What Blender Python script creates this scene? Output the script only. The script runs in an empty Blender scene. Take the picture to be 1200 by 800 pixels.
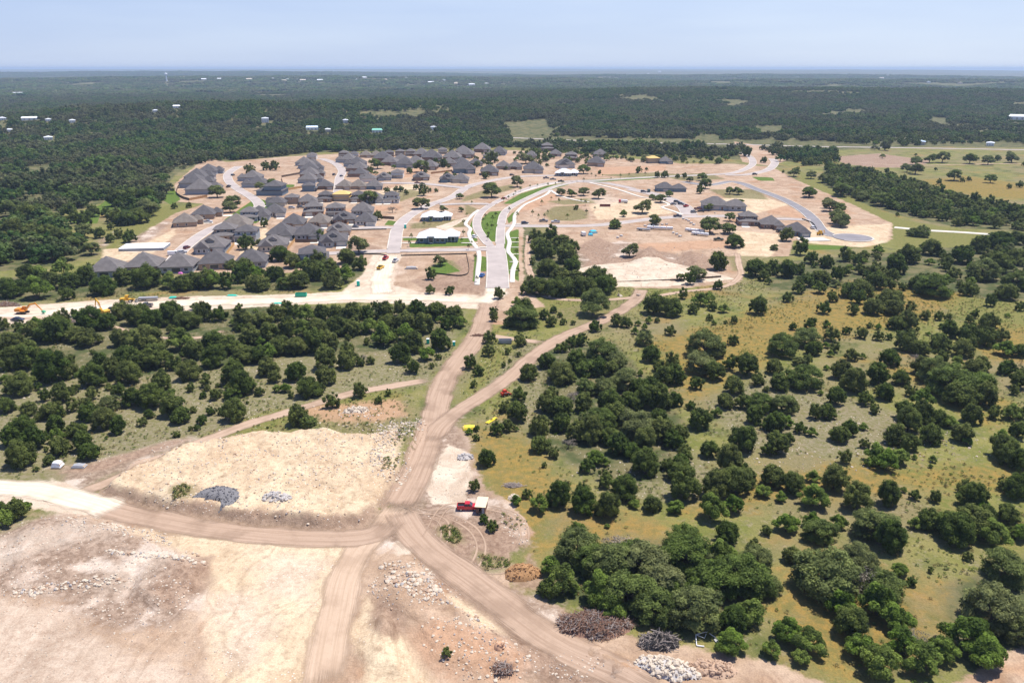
import bpy, math, random
import numpy as np
from mathutils import Vector, Matrix
random.seed(7); RNG = np.random.default_rng(7)
S = bpy.context.scene; COL = S.collection; R = math.radians
# ------------------------------------------------------------------ camera: drone 100 m up, 28 mm, pitched down
H, F, PITCH = 100.0, 933.0, math.atan(320.0 / 933.0)
CP, SP = math.cos(PITCH), math.sin(PITCH)
cd = bpy.data.cameras.new('camera'); cam = bpy.data.objects.new('camera', cd); COL.objects.link(cam)
cd.sensor_width = 36; cd.lens = F * 36 / 1200; cd.clip_start = 1; cd.clip_end = 80000
cam.location = (0, 0, H); cam.rotation_euler = (math.pi / 2 - PITCH, 0, 0); S.camera = cam

def ray(px, py):
    a, b = (px - 600) / F, (400 - py) / F
    return a, CP + b * SP, -SP + b * CP
def flat(px, py, z=0.0):
    a, b, c = ray(px, py); t = (z - H) / min(c, -0.004)
    return a * t, b * t
def depth(x, y, z=0.0): return y * CP + (H - z) * SP
def proj(x, y, z=0.0):
    d = depth(x, y, z); v = y * SP - (H - z) * CP
    return 600 + F * x / d, 400 - F * v / d
# ------------------------------------------------------------------ value noise and polygons
def _h(ix, iy, s):
    n = (ix.astype(np.int64) * 374761393 + iy.astype(np.int64) * 668265263 + s * 982451653) & 0xffffffff
    n = ((n ^ (n >> 13)) * 1274126177) & 0xffffffff
    return ((n ^ (n >> 16)) & 0xffff) / 65535.0
def vn(x, y, sc, s=0, oc=3):
    x = np.asarray(x, float) / sc; y = np.asarray(y, float) / sc; o = 0.0; a = 0.5; t = 0
    for k in range(oc):
        ix, iy = np.floor(x), np.floor(y); fx, fy = x - ix, y - iy
        fx = fx * fx * (3 - 2 * fx); fy = fy * fy * (3 - 2 * fy)
        v = (_h(ix, iy, s + k) * (1 - fx) + _h(ix + 1, iy, s + k) * fx) * (1 - fy) + (_h(ix, iy + 1, s + k) * (1 - fx) + _h(ix + 1, iy + 1, s + k) * fx) * fy
        o = o + a * v; t += a; a *= 0.5; x = x * 2.03; y = y * 2.03
    return o / t
def sdf(poly, x, y, clip=25.0):
    """signed distance in metres, positive inside"""
    x = np.asarray(x, float); y = np.asarray(y, float); out = np.full(x.shape, -clip)
    P = np.array(poly); lo = P.min(0) - clip; hi = P.max(0) + clip
    m = (x > lo[0]) & (x < hi[0]) & (y > lo[1]) & (y < hi[1])
    if not m.any(): return out
    X, Y = x[m], y[m]; d = np.full(X.shape, 1e18); ins = np.zeros(X.shape, bool)
    for i in range(len(P)):
        ax, ay = P[i - 1]; bx, by = P[i]; ex, ey = bx - ax, by - ay; L = ex * ex + ey * ey + 1e-9
        t = np.clip(((X - ax) * ex + (Y - ay) * ey) / L, 0, 1)
        d = np.minimum(d, (X - ax - t * ex) ** 2 + (Y - ay - t * ey) ** 2)
        c = (ay > Y) != (by > Y)
        ins ^= c & (X < (bx - ax) * (Y - ay) / (by - ay + 1e-12) + ax)
    out[m] = np.clip(np.sqrt(d) * np.where(ins, 1, -1), -clip, clip)
    return out
def W(txt):
    v = [float(k) for k in txt.replace(',', ' ').split()]
    return [flat(v[i], v[i + 1]) for i in range(0, len(v), 2)]
def sst(a, b, v):
    t = np.clip((v - a) / (b - a), 0, 1); return t * t * (3 - 2 * t)
# relief built up by the earthworks: (outline, height, slope length, roughness)
MOUND = W('118,578 150,548 190,532 230,522 300,509 380,507 432,512 470,508 496,490 500,500 484,538 462,576 440,604 425,617 380,621 300,615 200,600 140,585')
RELIEF = [
    (MOUND, 2.6, 3.2, 0.55),
    (W('330,508 400,478 470,460 502,450 498,492 450,515 380,512'), 0.7, 6, 0.25),
    (W('150,700 160,665 185,650 225,650 247,660 240,690 215,712 180,720'), 1.3, 3.0, 0.25),
    (W('0,628 40,606 90,598 180,625 200,650 150,690 60,700 0,690'), 1.0, 5.0, 0.3),
    (W('430,700 450,655 480,648 520,680 560,715 640,770 640,800 560,800 500,790 470,740'), 1.5, 5.0, 0.4),
    (W('425,720 452,705 475,722 492,770 480,800 420,800 408,760'), 2.4, 7.0, 0.08),
    (W('660,740 760,775 870,790 880,830 740,830'), 0.8, 4.0, 0.3),
    (W('676,322 735,310 790,308 800,318 786,330 728,334 690,333'), 1.0, 3.0, 0.05),
    (W('735,308 745,296 762,289 776,297 782,306 760,312'), 2.8, 7.0, 0.3),
    (W('790,309 800,295 812,290 824,300 836,309 815,313'), 2.2, 8.0, 0.2),
]
# ridges of the hill country: y of crest, depth, height, x centre, half width, tilt
RIDGES = [(1650, 330, 29, -430, 560, .10), (2700, 450, 33, 1000, 1300, -.05), (2300, 300, 8, 200, 500, 0), (5200, 800, 42, -1500, 2600, .05),
          (4600, 550, 34, 2600, 1500, .05), (3500, 500, 12, 300, 900, 0), (7600, 900, 38, 2000, 2600, 0), (9500, 1300, 55, -3800, 3500, 0), (13500, 2000, 50, 1500, 7000, .03), (21000, 1800, 80, -3000, 14000, .08), (16500, 1200, 60, 6000, 6000, -.06)]
def hgt(x, y):
    x = np.asarray(x, float); y = np.asarray(y, float); r = np.hypot(x, y); z = np.zeros(x.shape)
    far = sst(1050, 1700, r)
    for y0, w, A, x0, xw, tl in RIDGES:
        wob = (vn(x, y * 0.2, w * 1.6, int(y0), 2) - .5) * w * 1.1
        z = z + far * A * np.exp(-((y - y0 - tl * x - wob) / w) ** 2) * np.exp(-((x - x0) / xw) ** 4)
    z = z + far * (vn(x, y, 420, 3, 3) - 0.5) * np.clip(r / 400, 0, 14)
    for k, (poly, hh, sl, rough) in enumerate(RELIEF):
        d = sdf(poly, x, y, 12.0); m = sst(-0.3, sl, d + (vn(x, y, 4.0, 40 + k) - .5) * 1.4)
        n1, n2 = vn(x, y, 6.0, 50 + k) - .5, vn(x, y, 1.3, 60 + k, 2) - .5
        z = z + m * (hh * (0.85 + 0.5 * n1) + rough * (1.2 * n1 + 1.3 * n2))
    return z
def hz(x, y): return float(hgt(np.array([x]), np.array([y]))[0])
def ground_at(px, py):
    """where the line of sight through a point of the photograph meets the terrain"""
    a, b, c = ray(px, py); c = min(c, -0.004)
    t0 = -H / c
    if t0 * b < 1000:
        x, y = a * t0, b * t0; z = hz(x, y)
        for _ in range(4):
            t = (z - H) / c; x, y = a * t, b * t; z = hz(x, y)
        return x, y, z
    t = np.linspace(900, min(t0 * 1.05, 30000), 900); z = hgt(a * t, b * t)
    k = np.argmax(H + c * t <= z)
    if H + c * t[k] > z[k]: k = len(t) - 1
    return float(a * t[k]), float(b * t[k]), float(z[k])
# ------------------------------------------------------------------ node helper
class M:
    def __init__(s, name, rough=0.9, spec=0.15):
        s.m = bpy.data.materials.new(name); s.m.use_nodes = True; s.t = s.m.node_tree; s.t.nodes.clear()
        s.out = s.n('ShaderNodeOutputMaterial'); s.b = s.n('ShaderNodeBsdfPrincipled')
        s.b.inputs['Roughness'].default_value = rough; s.b.inputs['Specular IOR Level'].default_value = spec
        s.t.links.new(s.b.outputs[0], s.out.inputs[0])
    def n(s, ty): return s.t.nodes.new(ty)
    def set(s, sock, v):
        if isinstance(v, bpy.types.NodeSocket): s.t.links.new(v, sock)
        elif isinstance(v, (tuple, list)) and len(v) == 3 and sock.type == 'RGBA': sock.default_value = (*v, 1)
        else: sock.default_value = v
    def math(s, op, a, b=0.0, c=0.0, clamp=False):
        k = s.n('ShaderNodeMath'); k.operation = op; k.use_clamp = clamp
        s.set(k.inputs[0], a); s.set(k.inputs[1], b); s.set(k.inputs[2], c); return k.outputs[0]
    def mix(s, f, a, b, mode='MIX'):
        k = s.n('ShaderNodeMix'); k.data_type = 'RGBA'; k.blend_type = mode; k.clamp_factor = True
        s.set(k.inputs[0], f); s.set(k.inputs[6], a); s.set(k.inputs[7], b); return k.outputs[2]
    def pos(s, obj=False):
        if obj: return s.n('ShaderNodeTexCoord').outputs['Object']
        return s.n('ShaderNodeNewGeometry').outputs['Position']
    def noise(s, vec, scale, detail=3, rough=.55):
        k = s.n('ShaderNodeTexNoise'); s.set(k.inputs['Vector'], vec); k.inputs['Scale'].default_value = scale
        k.inputs['Detail'].default_value = detail; k.inputs['Roughness'].default_value = rough; return k.outputs['Fac']
    def vor(s, vec, scale, out='Distance'):
        k = s.n('ShaderNodeTexVoronoi'); s.set(k.inputs['Vector'], vec); k.inputs['Scale'].default_value = scale; return k.outputs[out]
    def mapr(s, v, a, b, c=0.0, d=1.0):
        k = s.n('ShaderNodeMapRange'); k.interpolation_type = 'SMOOTHSTEP'
        for i, q in enumerate((v, a, b, c, d)): s.set(k.inputs[i], q)
        return k.outputs[0]
    def attr(s, name, kind='GEOMETRY'):
        k = s.n('ShaderNodeAttribute'); k.attribute_name = name; k.attribute_type = kind; return k.outputs['Fac']
    def scalev(s, v, sc):
        k = s.n('ShaderNodeVectorMath'); k.operation = 'MULTIPLY'; s.set(k.inputs[0], v); k.inputs[1].default_value = sc; return k.outputs[0]
    def col(s, c): s.set(s.b.inputs['Base Color'], c); return s
    def bump(s, h, strength=.5, dist=.3):
        k = s.n('ShaderNodeBump'); k.inputs['Strength'].default_value = strength; k.inputs['Distance'].default_value = dist
        s.set(k.inputs['Height'], h); s.t.links.new(k.outputs[0], s.b.inputs['Normal']); return s
def simple(name, c, rough=.8, var=.25, scale=1.5, spec=.2, metal=0.0, bump=0.0):
    m = M(name, rough, spec); p = m.pos(True); n = m.noise(p, scale, 4)
    m.col(m.mix(n, tuple(k * (1 - var) for k in c), tuple(min(1, k * (1 + var)) for k in c)))
    m.b.inputs['Metallic'].default_value = metal
    if bump: m.bump(m.noise(p, scale * 6, 3), bump, .1)
    return m.m
# ------------------------------------------------------------------ mesh helper
class MB:
    def __init__(s): s.v = []; s.f = []
    def add(s, vs, fs):
        o = len(s.v); s.v += [tuple(p) for p in vs]; s.f += [tuple(i + o for i in f) for f in fs]; return s
    def box(s, x0, x1, y0, y1, z0, z1, taper=0.0, ty=None):
        t = taper; u = taper if ty is None else ty
        return s.add([(x0, y0, z0), (x1, y0, z0), (x1, y1, z0), (x0, y1, z0), (x0 + t, y0 + u, z1), (x1 - t, y0 + u, z1), (x1 - t, y1 - u, z1), (x0 + t, y1 - u, z1)],
                     [(3, 2, 1, 0), (4, 5, 6, 7), (0, 1, 5, 4), (1, 2, 6, 5), (2, 3, 7, 6), (3, 0, 4, 7)])
    def prism(s, prof, y0, y1):
        """profile in x-z extruded along y"""
        n = len(prof)
        return s.add([(x, y0, z) for x, z in prof] + [(x, y1, z) for x, z in prof],
                     [tuple(range(n)), tuple(range(2 * n - 1, n - 1, -1))] + [(i, i + n, (i + 1) % n + n, (i + 1) % n) for i in range(n)])
    def tube(s, pts, rad, n=6, cap=True):
        pts = [Vector(p) for p in pts]; rings = []; o = len(s.v)
        for i, p in enumerate(pts):
            d = (pts[min(i + 1, len(pts) - 1)] - pts[max(i - 1, 0)]).normalized()
            u = d.cross(Vector((0, 0, 1)) if abs(d.z) < .9 else Vector((1, 0, 0))).normalized(); w = d.cross(u)
            r = rad[i] if isinstance(rad, (list, tuple)) else rad
            s.v += [tuple(p + (u * math.cos(2 * math.pi * k / n) + w * math.sin(2 * math.pi * k / n)) * r) for k in range(n)]
        for i in range(len(pts) - 1):
            for k in range(n):
                a, b = o + i * n + k, o + i * n + (k + 1) % n; s.f.append((a, b, b + n, a + n))
        if cap:
            s.f.append(tuple(range(o + n - 1, o - 1, -1))); e = o + (len(pts) - 1) * n; s.f.append(tuple(range(e, e + n)))
        return s
    def hip(s, x0, x1, y0, y1, z, rise, inset=1.0, th=.18):
        """hip roof (inset 1) or gable (inset 0) with a fascia"""
        w, d = x1 - x0, y1 - y0
        if w >= d:
            k = d / 2 * inset; r = [(x0 + k, (y0 + y1) / 2, z + rise), (x1 - k - 1e-3, (y0 + y1) / 2, z + rise)]
            fs = [(4, 5, 9, 8), (5, 6, 9), (6, 7, 8, 9), (7, 4, 8)]
        else:
            k = w / 2 * inset; r = [((x0 + x1) / 2, y0 + k, z + rise), ((x0 + x1) / 2, y1 - k - 1e-3, z + rise)]
            fs = [(4, 5, 8), (5, 6, 9, 8), (6, 7, 9), (7, 4, 8, 9)]
        vs = [(x0, y0, z - th), (x1, y0, z - th), (x1, y1, z - th), (x0, y1, z - th), (x0, y0, z), (x1, y0, z), (x1, y1, z), (x0, y1, z)] + r
        return s.add(vs, [(3, 2, 1, 0), (0, 1, 5, 4), (1, 2, 6, 5), (2, 3, 7, 6), (3, 0, 4, 7)] + fs)
    def mesh(s, name, mat=None, smooth=False):
        me = bpy.data.meshes.new(name); me.from_pydata(s.v, [], s.f)
        if mat: me.materials.append(mat)
        if smooth: me.polygons.foreach_set('use_smooth', [True] * len(me.polygons))
        me.update(); return me
    def obj(s, name, mat=None, parent=None, smooth=False): return put(name, s.mesh(name, mat, smooth), parent)
def put(name, me, parent=None):
    o = bpy.data.objects.new(name, me); COL.objects.link(o)
    if parent: o.parent = parent
    return o
def tag(o, label=None, cat=None, group=None, kind=None):
    for k, v in (('label', label), ('category', cat), ('group', group), ('kind', kind)):
        if v: o[k] = v
    return o
def empty(name, loc=(0, 0, 0), rz=0.0, sc=1.0):
    o = bpy.data.objects.new(name, None); COL.objects.link(o); o.empty_display_size = .5
    o.location = loc; o.rotation_euler = (0, 0, rz); o.scale = (sc, sc, sc) if not isinstance(sc, tuple) else sc
    return o
def dup(root, loc, rz=0.0, sc=1.0, swap=None):
    """copy a thing with its parts and sub-parts; swap = {material: other material} on the copy"""
    def cp(o, par):
        c = o.copy(); COL.objects.link(c)
        if par: c.parent = par
        if swap and o.type == 'MESH' and o.material_slots and o.material_slots[0].material in swap:
            c.material_slots[0].link = 'OBJECT'; c.material_slots[0].material = swap[o.material_slots[0].material]
        for ch in o.children: cp(ch, c)
        return c
    r = cp(root, None); r.location = loc; r.rotation_euler = (0, 0, rz); r.scale = (sc, sc, sc) if not isinstance(sc, tuple) else sc
    return r
def drop(root):
    for ch in list(root.children): drop(ch)
    bpy.data.objects.remove(root)
ORD = 'first second third fourth fifth sixth seventh eighth ninth tenth eleventh twelfth thirteenth fourteenth fifteenth sixteenth seventeenth eighteenth nineteenth twentieth'.split()
def ordn(i): return ORD[i] if i < 20 else ('twenty-' + ORD[i - 20] if i < 29 else 'thirtieth')
# ================================================================== GROUND
LAYERS = {
 'scrub': ['-60,372 100,372 250,366 350,360 480,358 545,366 535,400 510,440 490,456 410,470 330,498 240,520 130,570 70,574 -60,560',
           '600,440 640,400 700,420 770,500 830,540 880,600 760,590 700,560 620,520', '820,470 900,440 1010,470 1090,500 1000,540 880,530', '560,395 640,400 560,470 530,480'],
 'wood': ['-900,95 -900,330 0,318 60,312 108,298 70,262 74,250 120,238 136,226 132,262 174,254 194,231 198,214 208,202 240,190 330,184 350,180 400,178 500,175 600,173 720,182 840,186 930,190 975,186 980,176 1100,172 1700,178 1700,95',
          '-60,330 20,325 110,322 150,335 300,335 430,300 428,322 395,336 330,340 200,340 60,352 0,356',
          '610,265 680,290 725,340 700,350 610,350', '0,366 200,362 330,358 530,362 545,380 470,410 330,420 200,440 0,440',
          '966,194 1035,206 1100,224 1150,240 1200,246 1300,260 1300,280 1190,270 1130,268 1060,254 1010,240 960,222',
          '900,308 1000,300 1130,288 1300,270 1300,350 1150,352 1000,340 900,340', '640,660 760,630 860,640 910,690 870,740 800,745 650,700',
          '640,400 720,400 800,490 810,560 720,570 630,520', '920,650 1010,640 1060,690 1100,790 1010,790 950,720', '1100,690 1200,650 1300,700 1300,790 1130,790'],
 'lawn': ['72,257 118,240 134,226 135,236 132,246 118,250 114,262 90,262', '571,283 562,269 565,256 574,248 590,247 584,258 583,283', '589,239 610,227 640,218 664,214 668,216 640,224 606,239',
          '554,330 556,300 562,300 559,330', '563,300 570,301 570,318 563,318', '590,274 608,268 608,330 591,317', '558,262 553,268 560,282 556,284 549,270 553,258', '594,256 604,246 602,258 596,262',
          '480,285 555,278 555,288 480,290', '472,279 490,279 490,282 472,282', '665,212 770,206 770,209 690,214', '193,226 204,222 212,234 200,240 190,234', '320,217 345,216 345,219 322,222',
          '880,207 905,208 908,212 890,212', '940,287 990,288 1000,292 950,293', '455,258 466,260 462,264 450,264', '540,318 520,305 500,316 512,322', '262,258 300,232 330,240 300,262'],
 'gold': ['760,400 900,360 1010,330 1130,345 1080,380 950,395 880,430 800,470', '560,500 620,520 660,560 640,650 600,640 560,560', '880,560 1000,545 1120,548 1200,545 1260,560 1200,575 1060,570 900,590 800,600', '640,610 720,600 780,620 700,640 640,640',
          '1075,212 1130,206 1200,216 1260,236 1140,230', '1000,420 1090,430 1180,470 1160,500 1080,450', '1140,380 1260,390 1260,430 1150,420', '900,700 960,640 1080,680 1080,760 960,790', '900,385 1010,360 1060,375 960,400'],
 'olive': ['990,208 1200,224 1200,234 1060,218', '930,195 980,225 1060,258 1170,276 1170,290 1050,290 1040,272 1000,250 950,230', '130,258 200,240 240,243 180,262 130,300 118,285', '560,395 620,395 560,460 535,475 560,420', '240,510 320,480 400,465 470,452 460,470 380,480 300,510', '1050,330 1150,350 1260,360 1260,400 1140,380', '-30,590 20,584 70,598 40,611 0,627 -40,645', '1100,580 1200,600 1200,660 1080,620', '610,345 760,340 720,362 650,382 600,388'],
 'dirt': ['118,318 125,302 150,290 176,268 205,250 236,240 280,232 340,226 480,212 480,300 430,318 420,300 390,320 200,320',
          '205,215 240,185 266,190 330,184 400,180 600,176 700,182 800,192 860,192 905,196 940,214 1000,240 1046,262 1045,280 1010,286 930,282 925,300 880,302 868,330 800,338 745,338 720,330 700,318 670,286 640,266 614,266 612,300 614,344 545,350 420,345 440,300 340,318 250,290 250,240 205,236',
          '860,166 870,190 905,195 940,180 900,172', '540,340 620,340 640,360 600,362 590,380 572,380 560,362 480,360 480,342', '-60,590 60,600 130,596 240,618 440,628 480,610 500,590 470,560 500,500 545,500 560,560 600,590 625,625 600,645 600,690 660,712 760,752 880,770 1000,810 1000,900 -400,900',
          '1120,800 1160,770 1230,740 1300,900 1120,900'],
 'brown': ['-60,610 60,602 130,615 190,640 246,660 240,700 200,735 120,740 60,700 -60,700', '60,548 120,540 220,512 225,518 130,560 90,576', '672,292 730,282 800,300 850,312 820,335 730,335 690,330', '975,184 1030,180 1090,188 1078,197 1020,196 990,192',
           '490,650 560,690 650,750 760,800 660,830 560,745', '420,640 450,600 500,490 540,490 560,560 600,600 620,640 560,670 480,640', '600,690 660,712 700,745 640,750', '138,270 115,282 122,292 128,278', '155,280 195,258 200,262 160,292 120,312 118,306'],
 'red': ['620,232 660,226 640,240 605,250', '330,250 470,240 470,246 330,256', '430,205 500,196 500,206 432,212', '340,480 420,470 470,470 480,490 400,500', '560,740 640,770 600,800 500,780 480,740', '272,250 284,240 300,232 296,246', '500,252 540,262 500,266', '880,225 930,245 950,258 900,250', '740,286 860,280 860,290 760,296', '700,196 780,194 780,200 700,206', '350,288 372,280 372,294 345,300'],
 'cream': ['118,578 150,548 230,522 300,509 380,507 432,512 470,500 470,560 440,604 425,617 380,621 300,615 200,600 140,585', '130,616 250,628 410,640 400,670 385,740 372,800 300,900 250,800 240,740 248,680 244,658 180,634',
           '426,780 410,740 430,700 455,720 480,760 505,800 480,900 420,900', '560,700 620,730 640,750 560,740 520,700', '120,292 160,290 205,268 205,276 175,300 120,312', '690,240 760,232 790,250 700,258', '930,268 1045,262 1040,284 1010,290 935,284', '860,270 920,275 905,300 866,310', '440,225 480,215 500,222 450,235',
           '820,238 880,226 925,240 880,252', '290,268 310,262 330,290 280,300'],
 'soil': ['732,312 745,296 762,288 778,298 784,310 760,316', '790,313 800,296 824,297 838,310 815,316', '975,184 1030,180 1090,188 1078,197 1020,196 990,192', '114,572 140,577 200,592 300,606 380,612 420,608 436,596 449,604 432,628 380,630 300,624 200,610 124,596', '494,492 500,494 486,540 466,578 442,606 438,600 460,572 480,536', '688,306 735,300 790,304 830,312 846,320 800,326 720,330 676,326', '200,655 245,652 247,668 238,690 212,712 190,715 180,690', '395,300 448,296 448,290 412,283 392,290', '548,300 590,330 560,345 500,340 480,330', '620,650 645,690 600,690', '502,640 540,668 600,712 640,745 690,782 720,800 640,800 590,742 520,690', '60,556 200,516 224,514 120,552', '470,610 520,600 560,615 600,620 610,640 585,660 560,672 520,650 490,640', '345,288 372,284 372,296 342,298', '672,290 700,278 730,290 700,310', '430,716 446,700 470,712 478,740 460,760 440,748'],
 'patch': ['-30,588 20,584 72,598 40,611 0,627 -40,645', '636,250 650,242 672,241 690,249 688,256 670,259 645,258', '503,312 515,304 532,305 540,316 525,322 508,320', '540,237 575,229 604,221 600,216 570,222 545,230', '700,205 770,202 800,205 760,210', '440,230 480,222 500,226 470,236', '770,205 830,203 850,210 800,212', '830,222 890,222 900,234 850,232', '640,236 690,232 700,238 660,240', '480,262 550,256 548,266 480,268', '515,618 528,614 540,622 542,634 532,638 520,632', '200,585 214,578 226,580 222,590 206,594', '418,492 432,498 440,510 425,505', '545,240 560,245 556,250 545,252', '700,352 745,350 720,362 650,378 620,370', '850,300 900,300 890,315 860,318', '560,648 600,655 596,664 570,668'],
 'pale': ['-60,690 30,700 100,730 150,770 240,800 200,900 -200,900 -100,690', '-60,640 60,612 110,604 150,625 60,650 -40,690', '120,665 190,650 215,660 150,690 100,700', '250,700 300,690 330,730 290,790 250,760', '300,640 380,650 360,720 310,700', '690,232 712,228 730,236 706,244', '440,310 470,312 470,322 440,326'],
 'lime': ['-60,364 0,360 130,351 230,347 330,345 400,342 425,322 437,298 472,298 462,318 462,334 490,342 560,346 572,352 560,362 480,357 420,354 330,358 250,363 180,366 100,372 0,382 -60,388',
          '498,560 515,535 525,520 550,530 552,560 545,590 505,592', '-60,568 30,566 70,575 120,592 100,604 50,596 -60,585', '660,318 700,310 775,305 840,320 862,327 780,336 690,336', '464,634 482,634 494,647 466,650', '147,284 192,284 190,294 150,296', '60,560 130,595 125,605 60,590', '560,250 530,266 540,276 510,266'],
}
def near_mask(): pass
def build_ground():
    rr = [18.0]
    while rr[-1] < 34000: rr.append(rr[-1] * (1.03 if rr[-1] < 95 else 1.0042 if rr[-1] < 650 else 1.0065 if rr[-1] < 4000 else 1.014))
    rr = np.array(rr); aa = np.concatenate([np.linspace(-78, -37, 60, endpoint=False), np.linspace(-37, 37, 520), np.linspace(37, 78, 61)[1:]]) * math.pi / 180
    RR, AA = np.meshgrid(rr, aa, indexing='ij'); x = (RR * np.sin(AA)).ravel(); y = (RR * np.cos(AA)).ravel()
    z = hgt(x, y); n, m = len(rr), len(aa)
    me = bpy.data.meshes.new('ground'); me.vertices.add(n * m)
    me.vertices.foreach_set('co', np.stack([x, y, z], 1).ravel().astype(np.float32))
    i, j = np.meshgrid(np.arange(n - 1), np.arange(m - 1), indexing='ij'); a = (i * m + j).ravel()
    q = np.stack([a, a + 1, a + m + 1, a + m], 1)[:, ::-1].astype(np.int32); k = len(q)
    me.loops.add(4 * k); me.loops.foreach_set('vertex_index', q.ravel())
    me.polygons.add(k); me.polygons.foreach_set('loop_start', np.arange(k, dtype=np.int32) * 4); me.polygons.foreach_set('loop_total', np.full(k, 4, np.int32))
    me.polygons.foreach_set('use_smooth', np.ones(k, bool)); me.update(calc_edges=True)
    for name, polys in LAYERS.items():
        v = np.full(x.shape, -25.0)
        for p in polys: v = np.maximum(v, sdf(W(p), x, y))
        if name == 'wood': v = np.maximum(v, np.where(np.hypot(x, y) > 1500, 20.0, -25.0))
        at = me.attributes.new(name, 'FLOAT', 'POINT'); at.data.foreach_set('value', v.astype(np.float32))
    me.validate(); me.materials.append(ground_material())
    return tag(put('ground', me), 'open ground of meadow, bare graded earth and limestone spoil', None, None, 'structure')
def ground_material():
    g = M('ground_material', .95, .08); P = g.pos()
    nb, nm, nf, nv = g.noise(P, .018, 4), g.noise(P, .11, 5, .6), g.noise(P, .7, 4, .65), g.noise(P, 3.0, 3, .6)
    # meadow: olive grass, dry yellow patches, thin stony soil
    c = g.mix(g.mapr(nm, .35, .65), (.170, .180, .045), (.262, .240, .076))
    c = g.mix(g.math('MULTIPLY', g.mapr(nb, .42, .62), .7), c, (.265, .205, .115))
    c = g.mix(g.mapr(g.noise(P, .06, 4), .52, .68), c, (.115, .130, .040))
    c = g.mix(g.math('MULTIPLY', g.mapr(g.noise(P, .25, 5, .7), .55, .7), .8), c, (.30, .245, .165))
    c = g.mix(g.math('MULTIPLY', g.mapr(nf, .52, .72), .65), c, (.36, .29, .19))
    c = g.mix(g.math('MULTIPLY', g.mapr(g.noise(P, 1.6, 4, .7), .5, .68), .6), c, (.085, .10, .028))
    c = g.mix(g.math('MULTIPLY', g.mapr(g.noise(P, .035, 4, .6), .54, .66), .6), c, (.33, .205, .075))
    def layer(c, name, colour, ragged=2.5, soft=.6, amount=1.0):
        w = g.math('ADD', g.attr(name), g.math('MULTIPLY', g.math('ADD', g.math('SUBTRACT', nm, .5), g.math('MULTIPLY', g.math('SUBTRACT', nf, .5), .6)), ragged * 2.4))
        f = g.mapr(w, -soft, soft)
        if amount != 1.0: f = g.math('MULTIPLY', f, amount)
        return g.mix(f, c, colour)
    c = layer(c, 'scrub', g.mix(g.mapr(nf, .4, .62), (.275, .23, .145), (.18, .17, .066)), 8, 3, .85)
    c = layer(c, 'wood', g.mix(g.mapr(nm, .4, .6), (.085, .10, .038), (.19, .165, .08)), 3, 1.5)
    c = layer(c, 'olive', g.mix(g.mapr(nf, .4, .6), (.165, .175, .045), (.235, .205, .07)), 4, 2)
    c = layer(c, 'gold', g.mix(g.mapr(g.noise(P, .45, 5, .7), .38, .62), (.345, .215, .055), (.20, .165, .05)), 12, 6, .8)
    # graded earth with paler and redder patches
    d = g.mix(g.mapr(nm, .38, .64), (.405, .272, .176), (.530, .380, .262))
    d = g.mix(g.math('MULTIPLY', g.mapr(nb, .45, .65), .6), d, (.60, .455, .325))
    d = g.mix(g.math('MULTIPLY', g.mapr(g.noise(P, .05, 4), .54, .68), .75), d, (.44, .255, .145))
    d = g.mix(g.math('MULTIPLY', g.mapr(nf, .42, .72), .5), d, (.30, .20, .14))
    c = layer(c, 'dirt', d, 2.2, .7)
    b = g.mix(g.mapr(nf, .4, .62), (.25, .17, .12), (.41, .30, .22))
    b = g.mix(g.mapr(nm, .52, .66), b, (.60, .47, .365)); b = g.mix(g.math('MULTIPLY', g.mapr(g.noise(P, .055, 5, .65), .5, .62), .8), b, (.66, .55, .45))
    c = layer(c, 'brown', b, 4, 2.2, .9)
    c = layer(c, 'red', g.mix(nf, (.45, .245, .135), (.56, .36, .23)), 5, 2.5, .8)
    k = g.mix(g.mapr(nm, .35, .65), (.71, .565, .375), (.60, .44, .28))
    k = g.mix(g.math('MULTIPLY', g.mapr(nf, .46, .66), .52), k, (.42, .295, .19))
    c = layer(c, 'cream', k, 2.5, 1.3)
    c = layer(c, 'soil', g.mix(g.mapr(nf, .35, .65), (.27, .175, .12), (.40, .275, .19)), 2, 1.2, .9)
    c = layer(c, 'patch', g.mix(g.mapr(nf, .4, .62), (.15, .155, .045), (.27, .215, .11)), 3.5, 2, .85)
    c = layer(c, 'pale', g.mix(g.mapr(nf, .3, .7), (.72, .615, .49), (.56, .43, .325)), 9, 5, .55)
    l = g.mix(g.mapr(nm, .35, .7), (.70, .585, .445), (.57, .44, .32))
    c = layer(c, 'lime', l, 2.0, .7)
    c = layer(c, 'lawn', g.mix(g.mapr(nf, .35, .65), (.085, .155, .022), (.14, .185, .035)), .5, .35)
    # wheel and blade marks on graded ground
    work = g.mapr(g.math('MAXIMUM', g.math('MAXIMUM', g.attr('dirt'), g.attr('cream')), g.attr('lime')), 0, 4)
    pw = g.n('ShaderNodeVectorMath'); pw.operation = 'ADD'; g.set(pw.inputs[0], P); nz = g.n('ShaderNodeTexNoise'); g.set(nz.inputs['Vector'], P); nz.inputs['Scale'].default_value = .03; sv = g.scalev(nz.outputs['Color'], (30, 30, 0)); g.set(pw.inputs[1], sv)
    for sc_, th, am, dk in (((.045, .016, 1), .016, .38, True), ((.02, .06, 1), .02, .34, False), ((.10, .035, 1), .03, .28, True), ((.28, .05, 1), .05, .22, False)):
        nn = g.noise(g.scalev(pw.outputs[0], sc_), 1.0, 2, .5); ln = g.mapr(g.math('ABSOLUTE', g.math('SUBTRACT', nn, .5)), 0, th, 1.0, 0.0)
        c = g.mix(g.math('MULTIPLY', g.math('MULTIPLY', ln, work), am), c, g.mix(1.0, c, (.62, .56, .52) if dk else (1.25, 1.25, 1.25), 'MULTIPLY'))
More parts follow.
